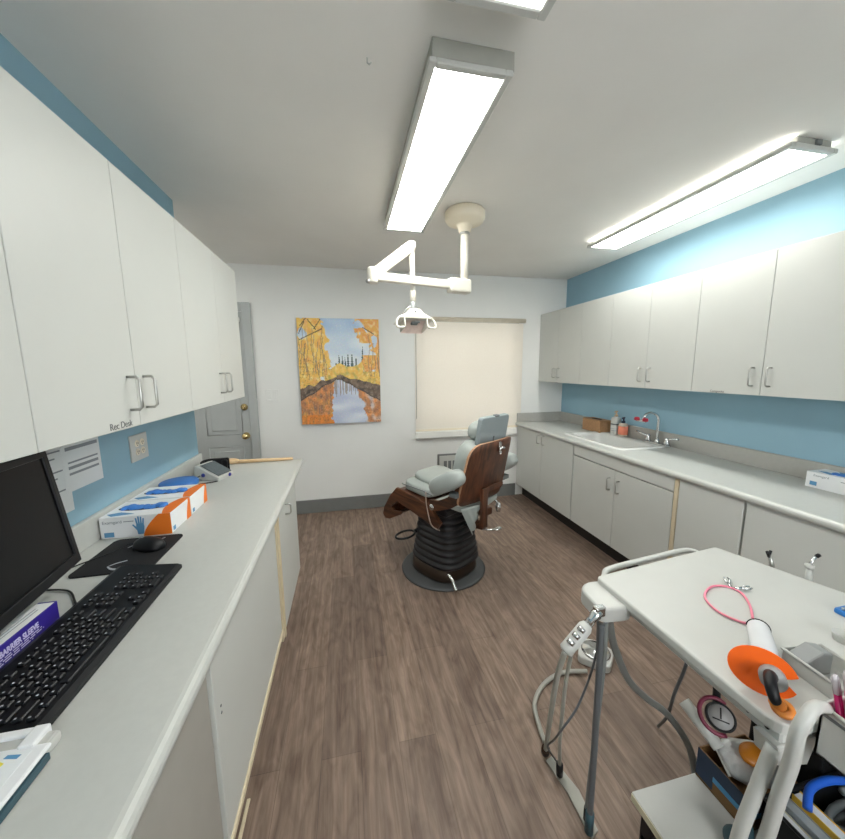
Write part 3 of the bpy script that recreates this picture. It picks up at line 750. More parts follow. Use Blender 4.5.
# user faces -X; the right end of the keyboard is at +Y. rows run along Y, row 0 is farthest (-X)
u = .0192
def row(r, y, w): keys.append((kx0 + .037 + r * .0205 + (.006 if r else 0), y, w))
yb = ky0 + .014
for r in range(6):
    xs = []
    if r == 0:
        off = [0] + [2 + i for i in range(4)] + [6.5 + i for i in range(4)] + [11 + i for i in range(4)]
        for o in off: row(r, yb + o * u * 1.04, 1)
    else:
        pat = {1: [1] * 13 + [2], 2: [1.5] + [1] * 12 + [1.5], 3: [1.75] + [1] * 11 + [2.25], 4: [2.25] + [1] * 10 + [2.75], 5: [1.25, 1.25, 1.25, 6.25, 1.25, 1.25, 1.25, 1.25]}[r]
        y = 0
        for w_ in pat: row(r, yb + y * u * 1.04, w_); y += w_
    if r in (0, 1, 2):
        for i in range(3): row(r, yb + (15.6 + i) * u * 1.04, 1)
    if r == 4: row(r, yb + 16.6 * u * 1.04, 1)
    if r == 5:
        for i in range(3): row(r, yb + (15.6 + i) * u * 1.04, 1)
    if r > 0:
        for i in range(4):
            if r in (3, 5) and i == 3: continue
            row(r, yb + (19.3 + i) * u * 1.04, 2 if (r == 5 and i == 0) else 1) if not (r == 5 and i == 1) else None
kk = 0
big = sorted(keys, key=lambda q: -q[2])
first = keys[:]
def keycap(b, x, y, w_):
    if w_ < 3: b.box((x - .0048, y + .003, kz(x) + .0058), (x - .0015, y + .006, kz(x) + .0064), mi=1)
    L_ = w_ * u * 1.04 - .0035; z = kz(x)
    b.box((x - .0078, y, z - .002), (x + .0078, y + L_, z + .006), .002, 1)
rest = MB(); mk = MB()
for i, (x, y, w_) in enumerate(keys):
    if i < 100:
        b = MB(); keycap(b, x, y, w_); obj('key', b, ['key', 'keymark'], t, True)
    else: keycap(rest, x, y, w_)
o = obj('key', rest, ['key', 'keymark'], t, True); o['kind'] = 'stuff'
b = MB(); b.tube([(kx0 + .01, .99, CT + .012), (-.70, .995, CT + .0065), (-.735, 1.04, CT + .004), (-.79, 1.10, CT + .004), (-.87, 1.12, CT + .004)], .0025, 8, smooth_path=6); obj('cable', b, 'blackp', t, True)

# mouse pad and mouse
t = thing('mouse_pad', 'black mouse pad with a pale curved logo under the mouse', 'mouse pad', (-.72, 1.29, CT))
b = MB(); b.prism(rrect(-.845, 1.172, -.622, 1.418, .02), 'Z', CT + .0003, CT + .004); obj('mat', b, 'pad', t, True)
b = MB(); z = CT + .0043
b.tube([(-.76, 1.215, z), (-.735, 1.196, z), (-.70, 1.192, z), (-.672, 1.202, z)], [.001, .005, .005, .001], 6, smooth_path=6)
b.tube([(-.76, 1.215, z), (-.745, 1.232, z), (-.72, 1.245, z)], [.001, .003, .003], 6, smooth_path=6)
b.tube([(-.716, 1.385, z), (-.702, 1.403, z)], .003, 6); b.tube([(-.69, 1.38, z), (-.678, 1.398, z)], .003, 6); b.tube([(-.768, 1.34, z), (-.752, 1.365, z)], .003, 6)
for i in range(len(b.v)): b.v[i] = (b.v[i][0], b.v[i][1], max(CT + .0035, min(b.v[i][2], CT + .0044)))
obj('logo', b, 'keymark', t, True, label='pale curved logo')
t = thing('computer_mouse', 'black wired mouse on the mouse pad', 'mouse', (-.695, 1.325, CT + .0052))
mx = at((-.695, 1.325, CT + .0046), math.radians(-25), 'Z')
b = MB(); b.pillow((0, 0, .004), (.056, .033, .032), 2.4, 14, mx=mx); b.v = [(p[0], p[1], max(p[2], CT + .0058)) for p in b.v]; obj('shell', b, 'blackp', t, True)
b = MB(); b.lathe([(.001, -.003), (.008, -.003), (.008, .003), (.001, .003)], n=14, mx=mx @ at((-.03, 0, .030), PI / 2, 'X')); obj('wheel', b, 'greyprint', t, True)
b = MB(); p = mx @ Vector((-.053, 0, .012))
b.tube([p, p + Vector((-.03, 0, -.005)), (-.80, 1.30, CT + .0085), (-.862, 1.23, CT + .0075), (-.885, 1.16, CT + .0035)], .002, 8, smooth_path=6); obj('cable', b, 'blackp', t, True)

# purple box
t = thing('sleeve_box', 'purple and white box of barrier sleeves in front of the monitor', 'box', (-.77, .83, CT))
b = MB(); b.box((-.766, .69, CT), (-.727, .977, CT + .0495), .001, 1); obj('carton', b, 'purple', t, True)
b = MB(); b.box((-.766, .69, CT + .0495), (-.7285, .970, CT + .0503)); obj('top_panel', b, 'card', t, True, label='pale grey top panel')
text('box_text', 'BARRIER SLEEVE', .0185, frame((-.7268, .822, CT + .0235), (0, 1, 0), (0, 0, 1)), 'lilac', t, bold=.0006, fit=.096)
b = MB()
for z, a, c in ((.0175, .81, .925), (.0125, .81, .93), (.0075, .80, .90)):
    y = a
    while y < c:
        w_ = random.uniform(.012, .03); b.box((-.7272, y, CT + z), (-.7266, min(c, y + w_), CT + z + .0022)); y += w_ + .004
for x, a, c in ((-.745, .80, .945), (-.753, .82, .95), (-.742, .73, .79)): b.box((x, a, CT + .0503), (x + .002, c, CT + .0506), mi=1)
obj('print_lines', b, ['lilac', 'greyprint'], t, True)

# label dispenser box at the near end
t = thing('plastic_tray', 'white plastic case with a yellow printed card at the bottom left corner', 'case', (-.56, .57, CT))
tm = at((-.488, .634, CT), 0, 'Z')
def tb(b, lo, hi, bev=.003, mi=0): b.box(lo, hi, bev, 2, mi, mx=tm)
b = MB(); tb(b, (-.26, -.26, 0), (-.004, -.004, .020), .006); obj('case_body', b, 'whitep', t, True)
b = MB(); tb(b, (-.26, -.012, .0), (-.026, .002, .026)); tb(b, (-.045, -.035, .0), (-.022, .002, .028)); tb(b, (-.26, -.26, .016), (.0, -.03, .0235), .004); obj('lid_frame', b, 'card', t, True)
b = MB(); tb(b, (-.004, -.26, .002), (.002, -.04, .014), .001); obj('side_strip', b, 'teal', t, True)
b = MB(); tb(b, (-.25, -.24, .0235), (-.02, -.04, .0241), 0); obj('printed_card', b, 'paper', t, True)
b = MB(); mxx = tm @ Matrix.Translation((0, 0, .0241))
for poly, mi in (([(-.045, -.055), (-.06, -.048), (-.085, -.07), (-.075, -.09), (-.05, -.078)], 0), ([(-.075, -.045), (-.12, -.05), (-.12, -.08), (-.085, -.075)], 1), ([(-.075, -.10), (-.10, -.095), (-.12, -.13), (-.09, -.14)], 0), ([(-.03, -.045), (-.05, -.042), (-.052, -.047), (-.032, -.051)], 2)):
    b.prism(poly, 'Z', 0, .0005, mi, mx=mxx)
obj('card_print', b, ['yellow', 'ochre', 'blueprint'], t, True)

# blue lid tub, blood pressure monitor, wooden spoon
t = thing('tub', 'low grey tub with a round blue lid against the left wall', 'tub', (-.826, 1.885, CT))
b = MB(); b.lathe([(.001, 0), (.070, 0), (.077, .06)], (-.826, 1.885, CT), 36); obj('tub_body', b, 'tubgrey', t, True)
b = MB(); b.lathe([(.079, .056), (.083, .058), (.083, .072), (.077, .077), (.001, .078)], (-.826, 1.885, CT), 36); obj('lid', b, 'bluelid', t, True)
bpx, bpy_ = -.765, 2.17
t = thing('blood_pressure_monitor', 'white blood pressure monitor with a dark display on the left counter', 'monitor', (bpx, bpy_, CT))
bm_ = at((bpx, bpy_, CT), math.radians(-20), 'Z')
b = MB(); b.prism([(-.07, 0), (.07, 0), (.075, .02), (-.055, .085), (-.075, .08), (-.08, .02)], 'X', -.062, .062, bev=.008, seg=3, mx=bm_ @ rz(-PI / 2)); obj('case_body', b, 'whitep', t, True)
mz = bm_ @ rz(-PI / 2) @ Matrix.Translation((0, .012, .0565)) @ Matrix.Rotation(-math.atan2(.065, .13), 4, 'X')
b = MB(); b.box((-.054, -.06, -.001), (.054, .062, .003), .001, 1, mx=mz); obj('display', b, 'lcd', t, True)
b = MB(); b.lathe([(.001, 0), (.011, 0), (.009, .005), (.001, .006)], n=16, mx=bm_ @ rz(-PI / 2) @ at((-.028, .0735, .014), -PI / 2, 'X')); b.lathe([(.001, 0), (.012, 0), (.01, .006), (.001, .007)], n=16, mx=bm_ @ Matrix.Translation((-.02, -.0605, .032)) @ Matrix.Rotation(PI / 2, 4, 'X')); obj('power_button', b, 'navy', t, True, label='round navy button')
b = MB(); b.tube([(-.82, 2.13, CT + .03), (-.86, 2.10, CT + .006), (-.83, 2.04, CT + .006), (-.77, 2.05, CT + .006), (-.72, 2.075, CT + .006)], .003, 8, smooth_path=8); obj('air_hose', b, 'blackp', t, True)
t = thing('arm_cuff', 'black folded arm cuff behind the blood pressure monitor', 'cuff', (-.78, 2.31, CT))
b = MB()
pts = [Vector(p) for p in ((-.865, 2.25, 0), (-.868, 2.30, 0), (-.845, 2.335, 0), (-.80, 2.34, 0), (-.745, 2.345, 0))]
pp = spline(pts, 8); vs = []; fs = []
for p in pp: vs += [(p.x, p.y, CT + .001), (p.x, p.y, CT + .075)]
for p in pp: vs += [(p.x + .014, p.y - .016, CT + .001), (p.x + .014, p.y - .016, CT + .073)]
n = len(pp)
for i in range(n - 1):
    a = 2 * i; c = 2 * n + 2 * i
    fs += [(a, a + 2, a + 3, a + 1), (c, c + 1, c + 3, c + 2), (a + 1, a + 3, c + 3, c + 1), (a, c, c + 2, a + 2)]
fs += [(0, 1, 2 * n + 1, 2 * n), (2 * n - 2, 4 * n - 2, 4 * n - 1, 2 * n - 1)]
b.add(vs, fs, smooth=False); obj('cuff_band', b, 'hole', t, True)
b = MB(); b.box((-.772, 2.318, CT + .012), (-.742, 2.334, CT + .066), .003, 1); obj('strap', b, 'blackp', t, True)
t = thing('wooden_spoon', 'pale wooden spoon lying along the far end of the left counter', 'spoon', (-.6, 2.472, CT))
b = MB(); b.tube([(-.735, 2.474, CT + .0135), (-.68, 2.474, CT + .013), (-.55, 2.474, CT + .0125), (-.38, 2.476, CT + .011)], [.013, .0125, .0115, .0095], 10); obj('spoon_handle', b, 'wooden', t, True)
b = MB(); b.pillow((-.765, 2.474, CT + .0185), (.052, .024, .018), 2.2, 12); obj('spoon_bowl', b, 'wooden', t, True)

# ------------------------------------------------------------------ ceiling lights
def ceiling_light(label, x0, x1, y0, y1, zb, hx0, hx1, zt, m=.024, led='led'):
    t = thing('ceiling_light', label, 'light', ((x0 + x1) / 2, (y0 + y1) / 2, zb), group=None)
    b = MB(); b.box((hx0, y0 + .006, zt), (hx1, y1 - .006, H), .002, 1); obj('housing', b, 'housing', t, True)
    b = MB()
    b.box((x0, y0, zb), (x0 + m, y1, zt), .003, 1); b.box((x1 - m, y0, zb), (x1, y1, zt), .003, 1)
    b.box((x0 + m, y0, zb), (x1 - m, y0 + m, zt), .003, 1); b.box((x0 + m, y1 - m, zb), (x1 - m, y1, zt), .003, 1)
    obj('frame', b, 'whitep', t, True)
    b = MB(); b.box((x0 + m, y0 + m, zb + .003), (x1 - m, y1 - m, zt - .001)); obj('diffuser', b, led, t, True)
    return t
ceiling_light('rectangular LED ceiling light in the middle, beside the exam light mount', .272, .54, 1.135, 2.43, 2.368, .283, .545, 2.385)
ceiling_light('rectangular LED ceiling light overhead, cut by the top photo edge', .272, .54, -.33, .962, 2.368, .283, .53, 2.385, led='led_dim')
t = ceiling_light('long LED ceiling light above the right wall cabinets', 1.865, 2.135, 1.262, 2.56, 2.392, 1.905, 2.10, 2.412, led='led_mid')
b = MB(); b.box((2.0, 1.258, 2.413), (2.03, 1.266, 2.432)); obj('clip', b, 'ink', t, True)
ceiling_light('unseen square LED ceiling light added as fill in the hall by the grey door', -1.95, -1.45, 2.8, 3.3, 2.395, -1.94, -1.46, 2.412, led='led_hall_fill')  # out of view, added to lift the door and back wall
b = MB(); b.tube([(.102, 1.254, H), (.102, 1.252, 2.425), (.108, 1.248, 2.418), (.114, 1.246, 2.424)], .0025, 8)
single('ceiling_hook', b, 'whitep', 'tiny white hook in the bare ceiling left of the middle light', 'hook', (.102, 1.254, H))

# ------------------------------------------------------------------ exam light
X0, Y0 = .755, 2.222
t = thing('exam_light', 'cream ceiling-mounted dental exam light on a folding arm', 'exam light', (X0, Y0, H))
b = MB(); b.lathe([(.001, 0), (.112, 0), (.124, -.012), (.124, -.05), (.112, -.068), (.06, -.082), (.045, -.088), (.036, -.125), (.03, -.128), (.001, -.128)][::-1], (X0, Y0, H), 40); obj('ceiling_canopy', b, 'offw', t, True)
b = MB(); b.lathe([(.03, -.006), (.03, .006)], (X0, Y0, H - .134), 24); obj('collar_ring', b, 'steel', t, True)
b = MB(); b.tube([(X0, Y0, H - .12), (X0, Y0, 2.03)], .024, 20); obj('drop_pole', b, 'lampenam', t, True)
EL = Vector((.165, 2.07, 1.998)); P0 = Vector((X0, Y0, 1.992))
dv = (EL - P0); dv.z = 0; dv.normalize(); sd = Vector((-dv.y, dv.x, 0))
b = MB(); mm = frame(P0, dv, Vector((0, 0, 1)))   # x along arm, y up
b.box((-.036, -.045, -.035), (.115, .042, .035), .014, 4, mx=mm); obj('pivot_block', b, 'lampenam', t, True)
L1 = (EL - P0).length
b = MB(); b.box((.10, -.024, -.02), (L1 + .01, .024, .02), .008, 3, mx=mm); obj('lower_arm', b, 'lampenam', t, True)
b = MB(); b.lathe([(.001, -.045), (.026, -.045), (.03, -.035), (.03, .03), (.024, .04), (.001, .04)], tuple(EL), 24); obj('elbow_joint', b, 'lampenam', t, True)
b = MB(); b.tube([EL + Vector((-.005, 0, -.03)) + sd * -.02, EL + Vector((-.03, -.03, -.04))], .012, 10); obj('tension_knob', b, 'steel', t, True)
J = Vector((.405, 2.16, 2.195)); av = (J - EL)
mm2 = frame(EL, av, Vector((0, 0, 1)))
b = MB(); b.box((.0, -.03, -.022), (av.length, .03, .022), .01, 3, mx=mm2); obj('spring_arm', b, 'lampenam', t, True)
b = MB(); b.lathe([(.001, -.035), (.022, -.03), (.026, 0), (.022, .022), (.001, .026)], tuple(J), 20); obj('upper_joint', b, 'lampenam', t, True)
b = MB(); b.tube([J, J + Vector((.004, 0, -.20)), J + Vector((.006, 0, -.30))], [.017, .015, .016], 14); b.lathe([(.001, -.03), (.019, -.03), (.019, .03), (.001, .03)], tuple(J + Vector((.006, 0, -.285))), 16); obj('drop_tube', b, 'lampenam', t, True)
HZ = J + Vector((.003, -.01, -.425))           # lamp head centre
b = MB(); b.tube([J + Vector((.006, 0, -.30)), HZ + Vector((-.004, 0, .055))], .013, 12); obj('stem', b, mat('lamp_stem', '#c9cccd', .3, .4), t, True)
b = MB(); b.tube([HZ + Vector((-.066 * math.cos(a), 0, .014 + .066 * math.sin(a))) for a in [PI * i / 14 for i in range(15)]], .0035, 8); obj('yoke', b, 'steel', t, True)
# head: hood open towards the camera side and down
ha = at(tuple(HZ), math.radians(8), 'Z') @ Matrix.Rotation(math.radians(-14), 4, 'X')
b = MB()
b.prism([(-.032, .052), (.032, .052), (.055, .022), (.105, .0), (.112, -.012), (.07, -.012), (-.07, -.012), (-.112, -.012), (-.105, .0), (-.055, .022)], 'Y', -.055, .065, bev=.008, seg=3, mx=ha)
obj('hood', b, 'lampenam', t, True)
b = MB(); n = 12; vs = []; fs = []
for i in range(n + 1):
    a = PI * i / n
    for x in (-.068, .068): vs.append(tuple(ha @ Vector((x, -.05 + .105 * math.sin(a / 2 + .1), -.012 - .045 * (1 - math.cos(a)) / 2 - .008))))
for i in range(n): fs.append((2 * i, 2 * i + 1, 2 * i + 3, 2 * i + 2))
b.add(vs, fs, smooth=True)
obj('reflector', b, 'rose', t, True)
for s in (-1, 1):
    b = MB(); b.box((s * .07 - .004, -.055, -.062), (s * .07 + .004, .05, -.008), .003, 2, mx=ha); obj('side_panel', b, 'lampenam', t, True)
    b = MB(); b.tube([ha @ Vector(p) for p in ((s * .075, -.04, -.006), (s * .108, -.045, -.012), (s * .122, -.05, -.05), (s * .112, -.05, -.066), (s * .075, -.05, -.064))], .0065, 10, smooth_path=5); obj('handle', b, 'lampenam', t, True)
b = MB(); b.box((-.02, -.03, -.035), (.02, .0, -.014), .004, 2, mx=ha); b.box((-.006, -.034, -.03), (.03, -.026, -.018), .002, 1, mx=ha); obj('bulb_shield', b, 'ink', t, True)
b = MB(); b.lathe([(.001, 0), (.006, 0), (.005, .003), (.001, .003)], n=12, mx=ha @ at((0, -.0545, .030), PI / 2, 'X')); obj('screw', b, 'ink', t, True)

# ------------------------------------------------------------------ dental chair (local: +Y forward, +X sitter's right)
t = thing('dental_chair', 'old dental chair with walnut shell and grey cushions on a black pleated base', 'chair', (.66, 2.38, 0), (0, 0, math.radians(32)))
b = MB(); b.lathe([(.001, 0), (.31, 0), (.312, .008), (.30, .016), (.001, .018)], n=56); obj('base_plate', b, 'basepl', t)
b = MB(); b.lathe([(.001, .016), (.205, .016), (.21, .03), (.205, .095), (.19, .11), (.001, .11)], (0, -.01, 0), 48, sq=3.2); obj('pedestal_foot', b, 'bronze', t)
b = MB(); prof = [(.001, .10)]
for i in range(9):
    z = .105 + i * .044; r = .208 - .006 * i
    prof += [(r - .014, z), (r, z + .016), (r, z + .026), (r - .014, z + .042)]
prof += [(.14, .505), (.001, .506)]
b.lathe(prof, (0, -.02, 0), 56, sq=3.0, b=1.08); obj('bellows', b, 'bellows', t)
b = MB(); b.tube([(-.17, -.20, .10), (-.175, -.245, .07), (-.178, -.27, .03), (-.178, -.285, .022)], [.012, .011, .013, .015], 10, smooth_path=4); obj('foot_pedal', b, 'chrome', t, label='chrome foot pedal')
b = MB(); b.tube([(-.19 - .07 + .08 * math.cos(a), .13 + .05 * math.sin(a), .30) for a in [2 * PI * i / 20 for i in range(20)]], .008, 8, closed=True); b.tube([(-.18, .12, .3), (-.14, .11, .31)], .014, 8); obj('stirrup_ring', b, 'blackp', t)
b = MB(); b.box((-.19, -.2, .50), (.19, .22, .556), .012, 2); obj('seat_carriage', b, 'bellows', t)
# walnut leg and seat shell
sp = [(-.10, .44), (-.155, .42), (-.19, .475), (-.08, .572), (.02, .588), (.20, .612), (.255, .612), (.33, .535), (.405, .425), (.42, .365), (.395, .335), (.34, .345), (.215, .415), (.20, .44), (.29, .425), (.325, .445), (.25, .51)]
for x0, x1 in ((-.235, -.212), (.225, .248)):
    b = MB(); b.prism(sp, 'X', x0, x1, bev=.003); obj('leg_side', b, 'walnutY', t)
outer = [(-.08, .565), (.02, .582), (.20, .605), (.25, .603), (.322, .532), (.397, .423), (.411, .368), (.392, .344), (.34, .353)]
inner = [(.34, .363), (.388, .355), (.399, .37), (.386, .418), (.312, .524), (.247, .588), (.20, .592), (.02, .57), (-.08, .552)]
b = MB(); b.prism(outer + inner, 'X', -.213, .226); obj('leg_rest', b, 'walnut', t)
b = MB(); b.tube([(.06, .16, .43), (.05, .20, .40), (.05, .21, .375)], [.014, .016, .022], 10); obj('lever_knob', b, 'blackp', t)
b = MB(); b.tube([(-.238, -.06, .66), (-.242, -.068, .58), (-.242, -.10, .47), (-.24, -.13, .435), (-.238, -.185, .43)], .004, 8, smooth_path=5); obj('seat_lever', b, mat('tan_lever', '#a39284', .4), t)
b = MB(); b.lathe([(.001, 0), (.022, 0), (.02, .008), (.001, .010)], n=18, mx=at((-.236, -.115, .57), -PI / 2, 'Y')); obj('pivot_bolt', b, 'chrome', t)
# walnut back: side wings + rear panel
wing = [(-.075, .53), (-.088, .615), (-.17, .628), (-.25, .672), (-.315, .74), (-.345, .80), (-.365, .86), (-.395, .86), (-.385, .80), (-.36, .66), (-.27, .60), (-.16, .555)]
for x0, x1 in ((-.236, -.218), (.19, .208)):
    b = MB(); b.prism(wing, 'X', x0, x1, bev=.003); obj('back_wing', b, 'walnutY', t)
b = MB(); n = 14; vs = []; fs = []
out = roundpoly([(-.228, .64), (.244, .62), (.238, 1.03), (-.205, 1.03)], [.05, .06, .045, .10], 6)
def bu(x, z): return -.345 - .085 * (z - .62) / .41 - .022 * (1 - (x / .24) ** 2)
k = len(out)
for th in (0, .018):
    for x, z in out: vs.append((x, bu(x, z) + th, z))
# fan-strip with vertical columns for curvature
b2 = MB(); cols = 24
import bisect
def zr(x):
    zs = []
    for i in range(k):
        (xa, za), (xb, zb) = out[i - 1], out[i]
        if (xa - x) * (xb - x) <= 0 and abs(xa - xb) > 1e-9: zs.append(za + (zb - za) * (x - xa) / (xb - xa))
    return min(zs), max(zs)
xa, xb = min(p[0] for p in out) + .0015, max(p[0] for p in out) - .0015
g = []
for i in range(cols + 1):
    x = xa + (xb - xa) * (.5 - .5 * math.cos(PI * i / cols)); lo, hi = zr(x)
    g.append([(x - .03, lo + (hi - lo) * j / 8) for j in range(9)])
vs = []
for th in (0, .016):
    for c in g:
        for x, z in c: vs.append((x, bu(x + .03, z) + th, z))
nn = 9; half = (cols + 1) * nn; fs = []
for i in range(cols):
    for j in range(8):
        a = i * nn + j; fs.append((a, a + nn, a + nn + 1, a + 1)); c = a + half; fs.append((c, c + 1, c + nn + 1, c + nn))
mi0 = len(fs)
edge = []
for i in range(cols):
    a = i * nn; edge.append((a, a + half, a + nn + half, a + nn)); a += 8; edge.append((a, a + nn, a + nn + half, a + half))
for j in range(8):
    a = j; edge.append((a, a + 1, a + 1 + half, a + half)); a = cols * nn + j; edge.append((a, a + half, a + 1 + half, a + 1))
b2.add(vs, fs, 0, True); b2.f += edge; b2.m += [1] * len(edge); b2.sm += [False] * len(edge)
obj('back_shell', b2, ['walnut', 'ply'], t)
# brackets behind
b = MB(); b.box((-.07, -.405, .46), (-.015, -.38, .72), .004, 2); b.box((-.07, -.402, .69), (.16, -.382, .72), .004, 2); obj('rear_bracket', b, 'walnut', t)
b = MB(); b.box((.05, -.33, .47), (.15, -.23, .52), .01, 2); b.box((-.03, -.37, .42), (.04, -.25, .455), .008, 2); obj('rear_mount', b, 'walnut', t)
b = MB(); b.lathe([(.001, -.03), (.016, -.03), (.02, 0), (.016, .03), (.001, .03)], (.215, -.33, .50), 14); b.tube([(.215, -.33, .53), (.20, -.30, .56)], .008, 8); obj('release_knob', b, 'chrome', t)
b = MB(); b.tube([(.0, -.20, .40), (.04, -.36, .40), (.10, -.39, .395)], .008, 8, smooth_path=4); b.pillow((.12, -.395, .393), (.035, .018, .008), 2.3, 8); obj('rear_pedal', b, 'chrome', t)
# cushions
b = MB(); mx = Matrix.Rotation(math.radians(-5), 4, 'X')
b.pillow((0.005, .09, .632), (.205, .145, .04), 5, 16, mx=at((0, .09, .63)) @ Matrix.Rotation(math.radians(4), 4, 'X') @ at((0, -.09, -.63))); obj('seat_cushion', b, 'vinyl', t)
b = MB(); b.pillow((.03, .085, .682), (.155, .125, .028), 4.5, 14, mx=at((0, .085, .68)) @ Matrix.Rotation(math.radians(9), 4, 'X') @ at((0, -.085, -.68))); obj('seat_pad', b, 'vinyl', t)
b = MB(); b.tube([(-.205, -.085, .632)] + [(-.207, y, .645) for y in (0, .1, .2)] + [(-.19, .236, .64)], .004, 6); obj('piping', b, 'ink', t)
b = MB(); mxb = at((.005, -.285, .66)) @ Matrix.Rotation(math.radians(13), 4, 'X')
b.pillow((0, .02, .18), (.195, .085, .19), 4.2, 18, mx=mxb); obj('back_cushion', b, 'vinyl', t)
b = MB(); b.pillow((0, .11, .055), (.17, .05, .05), 2.6, 14, mx=mxb); obj('lumbar_roll', b, 'vinyl', t)
b = MB(); mxh = at((.03, -.40, 1.083)) @ Matrix.Rotation(math.radians(9), 4, 'X')
b.prism(rrect(-.15, -.09, .15, .10, .022), 'Y', -.012, .022, bev=.008, seg=3, mx=mxh); obj('headrest_plate', b, 'vinyl2', t)
b = MB(); b.pillow((0, .072, -.012), (.135, .056, .064), 2.7, 16, mx=mxh); obj('headrest_cushion', b, 'vinyl', t)
b = MB(); b.box((-.004, -.016, -.09), (.004, -.011, -.03), mx=mxh); b.box((-.012, -.014, .094), (.03, .012, .106), .003, 1, mx=mxh); obj('headrest_slide', b, 'ink', t)
b = MB(); b.box((.02, -.46, .955), (.042, -.435, 1.02), .004, 2); b.tube([(.005, -.468, .975), (.03, -.472, .985), (.06, -.468, .98)], .0075, 8); b.tube([(.03, -.465, .955), (.01, -.468, .945)], .006, 8); obj('headrest_clamp', b, 'chrome', t)
for s, x in ((-1, -.28), (1, .30)):
    b = MB(); mxa = at((x, -.285, .79)) @ Matrix.Rotation(math.radians(-30), 4, 'X')
    b.pillow((0, 0, 0), (.058, .142, .058), 3.0, 16, mx=mxa); obj('armrest', b, 'vinyl', t)
    b = MB(); b.box((min(x, s * .22), -.36, .70), (max(x, s * .22), -.30, .73), .006, 2); obj('armrest_bracket', b, 'ink', t)
# grey cover hanging under the seat
b = MB(); b.prism([(-.20, .585), (-.09, .555), (.10, .55), (.20, .57), (.2, .60), (-.2, .61)], 'Y', -.335, -.10, bev=.01, seg=2); obj('under_pad', b, 'vinyl', t)
b = MB(); n = 10; vs = []; fs = []
A, B_, C_ = Vector((-.235, -.345, .625)), Vector((-.055, -.365, .61)), Vector((-.115, -.35, .415))
for i in range(n + 1):
    for j in range(n + 1 - i):
        p = A + (B_ - A) * (i / n) + (C_ - A) * (j / n); w_ = .014 * math.sin(i * 1.9) * (j / n + .2)
        vs.append((p.x, p.y - .01 + w_, p.z))
idx = {}; q = 0
for i in range(n + 1):
    for j in range(n + 1 - i): idx[i, j] = q; q += 1
for i in range(n):
    for j in range(n - i):
        fs.append((idx[i, j], idx[i + 1, j], idx[i, j + 1]))
        if (i + 1, j + 1) in idx: fs.append((idx[i + 1, j], idx[i + 1, j + 1], idx[i, j + 1]))
b.add(vs, fs, smooth=True)
o = obj('cover_flap', b, 'vinyl', t, label='loose grey cover flap'); sm = o.modifiers.new('thick', 'SOLIDIFY'); sm.thickness = .003

# ------------------------------------------------------------------ delivery cart
TZ = .80
t = thing('delivery_cart', 'white dental delivery cart with a flat top in the lower right', 'cart', (1.08, .65, 0))
top = roundpoly([(.775, .925), (.78, .412), (1.50, .425), (1.445, .68), (1.345, .992)], [.02, .05, .03, .02, .012], 6)
b = MB(); b.prism(top, 'Z', TZ - .028, TZ, bev=.006, seg=3); obj('tabletop', b, 'whitep', t, True)
b = MB(); b.box((.805, .43, TZ - .062), (1.36, .90, TZ - .0285), .004, 1); obj('apron', b, 'whitep', t, True)
b = MB()
for y in (.455, .49): b.lathe([(.001, 0), (.005, 0), (.005, .001), (.001, .001)], n=12, mx=at((.8055, y, TZ - .044), -PI / 2, 'Y'))
obj('bolt_hole', b, 'hole', t, True)
b = MB(); b.tube([(.80, .915, TZ - .018), (.83, .948, TZ - .018), (.87, .970, TZ - .014), (1.05, .992, TZ - .012), (1.21, 1.01, TZ - .012), (1.255, 1.0, TZ - .014), (1.265, .96, TZ - .018)], .010, 12, smooth_path=5); obj('rail', b, 'whitep', t, True)
b = MB(); b.box((.79, .43, .185), (1.40, .735, .215), .004, 2); obj('shelf', b, 'whitep', t, True)
b = MB(); b.box((.7885, .432, .188), (.7905, .733, .211)); obj('shelf_edge', b, 'cream', t, True, label='worn cream shelf edge')
for (x, y) in ((.83, .70), (1.36, .70), (.83, .47), (1.36, .47)):
    b = MB(); b.lathe([(.001, -.011), (.028, -.011), (.032, -.006), (.032, .006), (.028, .011), (.001, .011)], n=20, mx=at((x, y, .0322), PI / 2, 'X')); cs = obj('caster', b, 'blackp', t, True)
    b = MB(); b.box((x - .014, y - .018, .03), (x + .014, y - .013, .09)); b.box((x - .014, y + .013, .03), (x + .014, y + .018, .09)); b.box((x - .014, y - .018, .085), (x + .014, y + .018, .186)); obj('caster_fork', b, 'blackp', cs, True)
# splayed white legs
def leg(pts, r):
    b = MB(); b.tube(pts, r, 16, smooth_path=6); return b
obj('leg', leg([(.80, .437, .735), (.783, .447, .60), (.774, .456, .489), (.785, .47, .30), (.81, .48, .214)], .0125), 'whitep', t, True)
obj('leg', leg([(.845, .398, .852), (.81, .395, .864), (.784, .392, .850), (.773, .393, .818), (.782, .40, .745), (.793, .415, .64), (.805, .43, .515), (.818, .455, .35), (.83, .47, .214)], [.0095, .0105, .011, .0112, .0118, .012, .012, .0115, .011]), 'whitep', t, True)
obj('leg', leg([(1.34, .84, TZ - .06), (1.35, .78, .5), (1.36, .70, .214)], .016), 'whitep', t, True)
b = MB(); b.prism([(.79, TZ - .055), (.90, TZ - .055), (.88, TZ - .12), (.80, TZ - .10)], 'Y', .425, .47, bev=.004); obj('corner_bracket', b, 'whitep', t, True)
# handpiece holder at the far left corner
b = MB(); b.prism(roundpoly([(.695, .80), (.80, .79), (.84, .92), (.74, .93), (.70, .90)], .03, 5), 'Z', .735, .783, bev=.008, seg=3); obj('handpiece_holder', b, 'whitep', t, True)
b = MB(); b.lathe([(.001, 0), (.05, 0), (.052, .006), (.048, .012), (.001, .012)], (.80, .88, .762), 24); obj('holder_hub', b, 'steel', t, True)
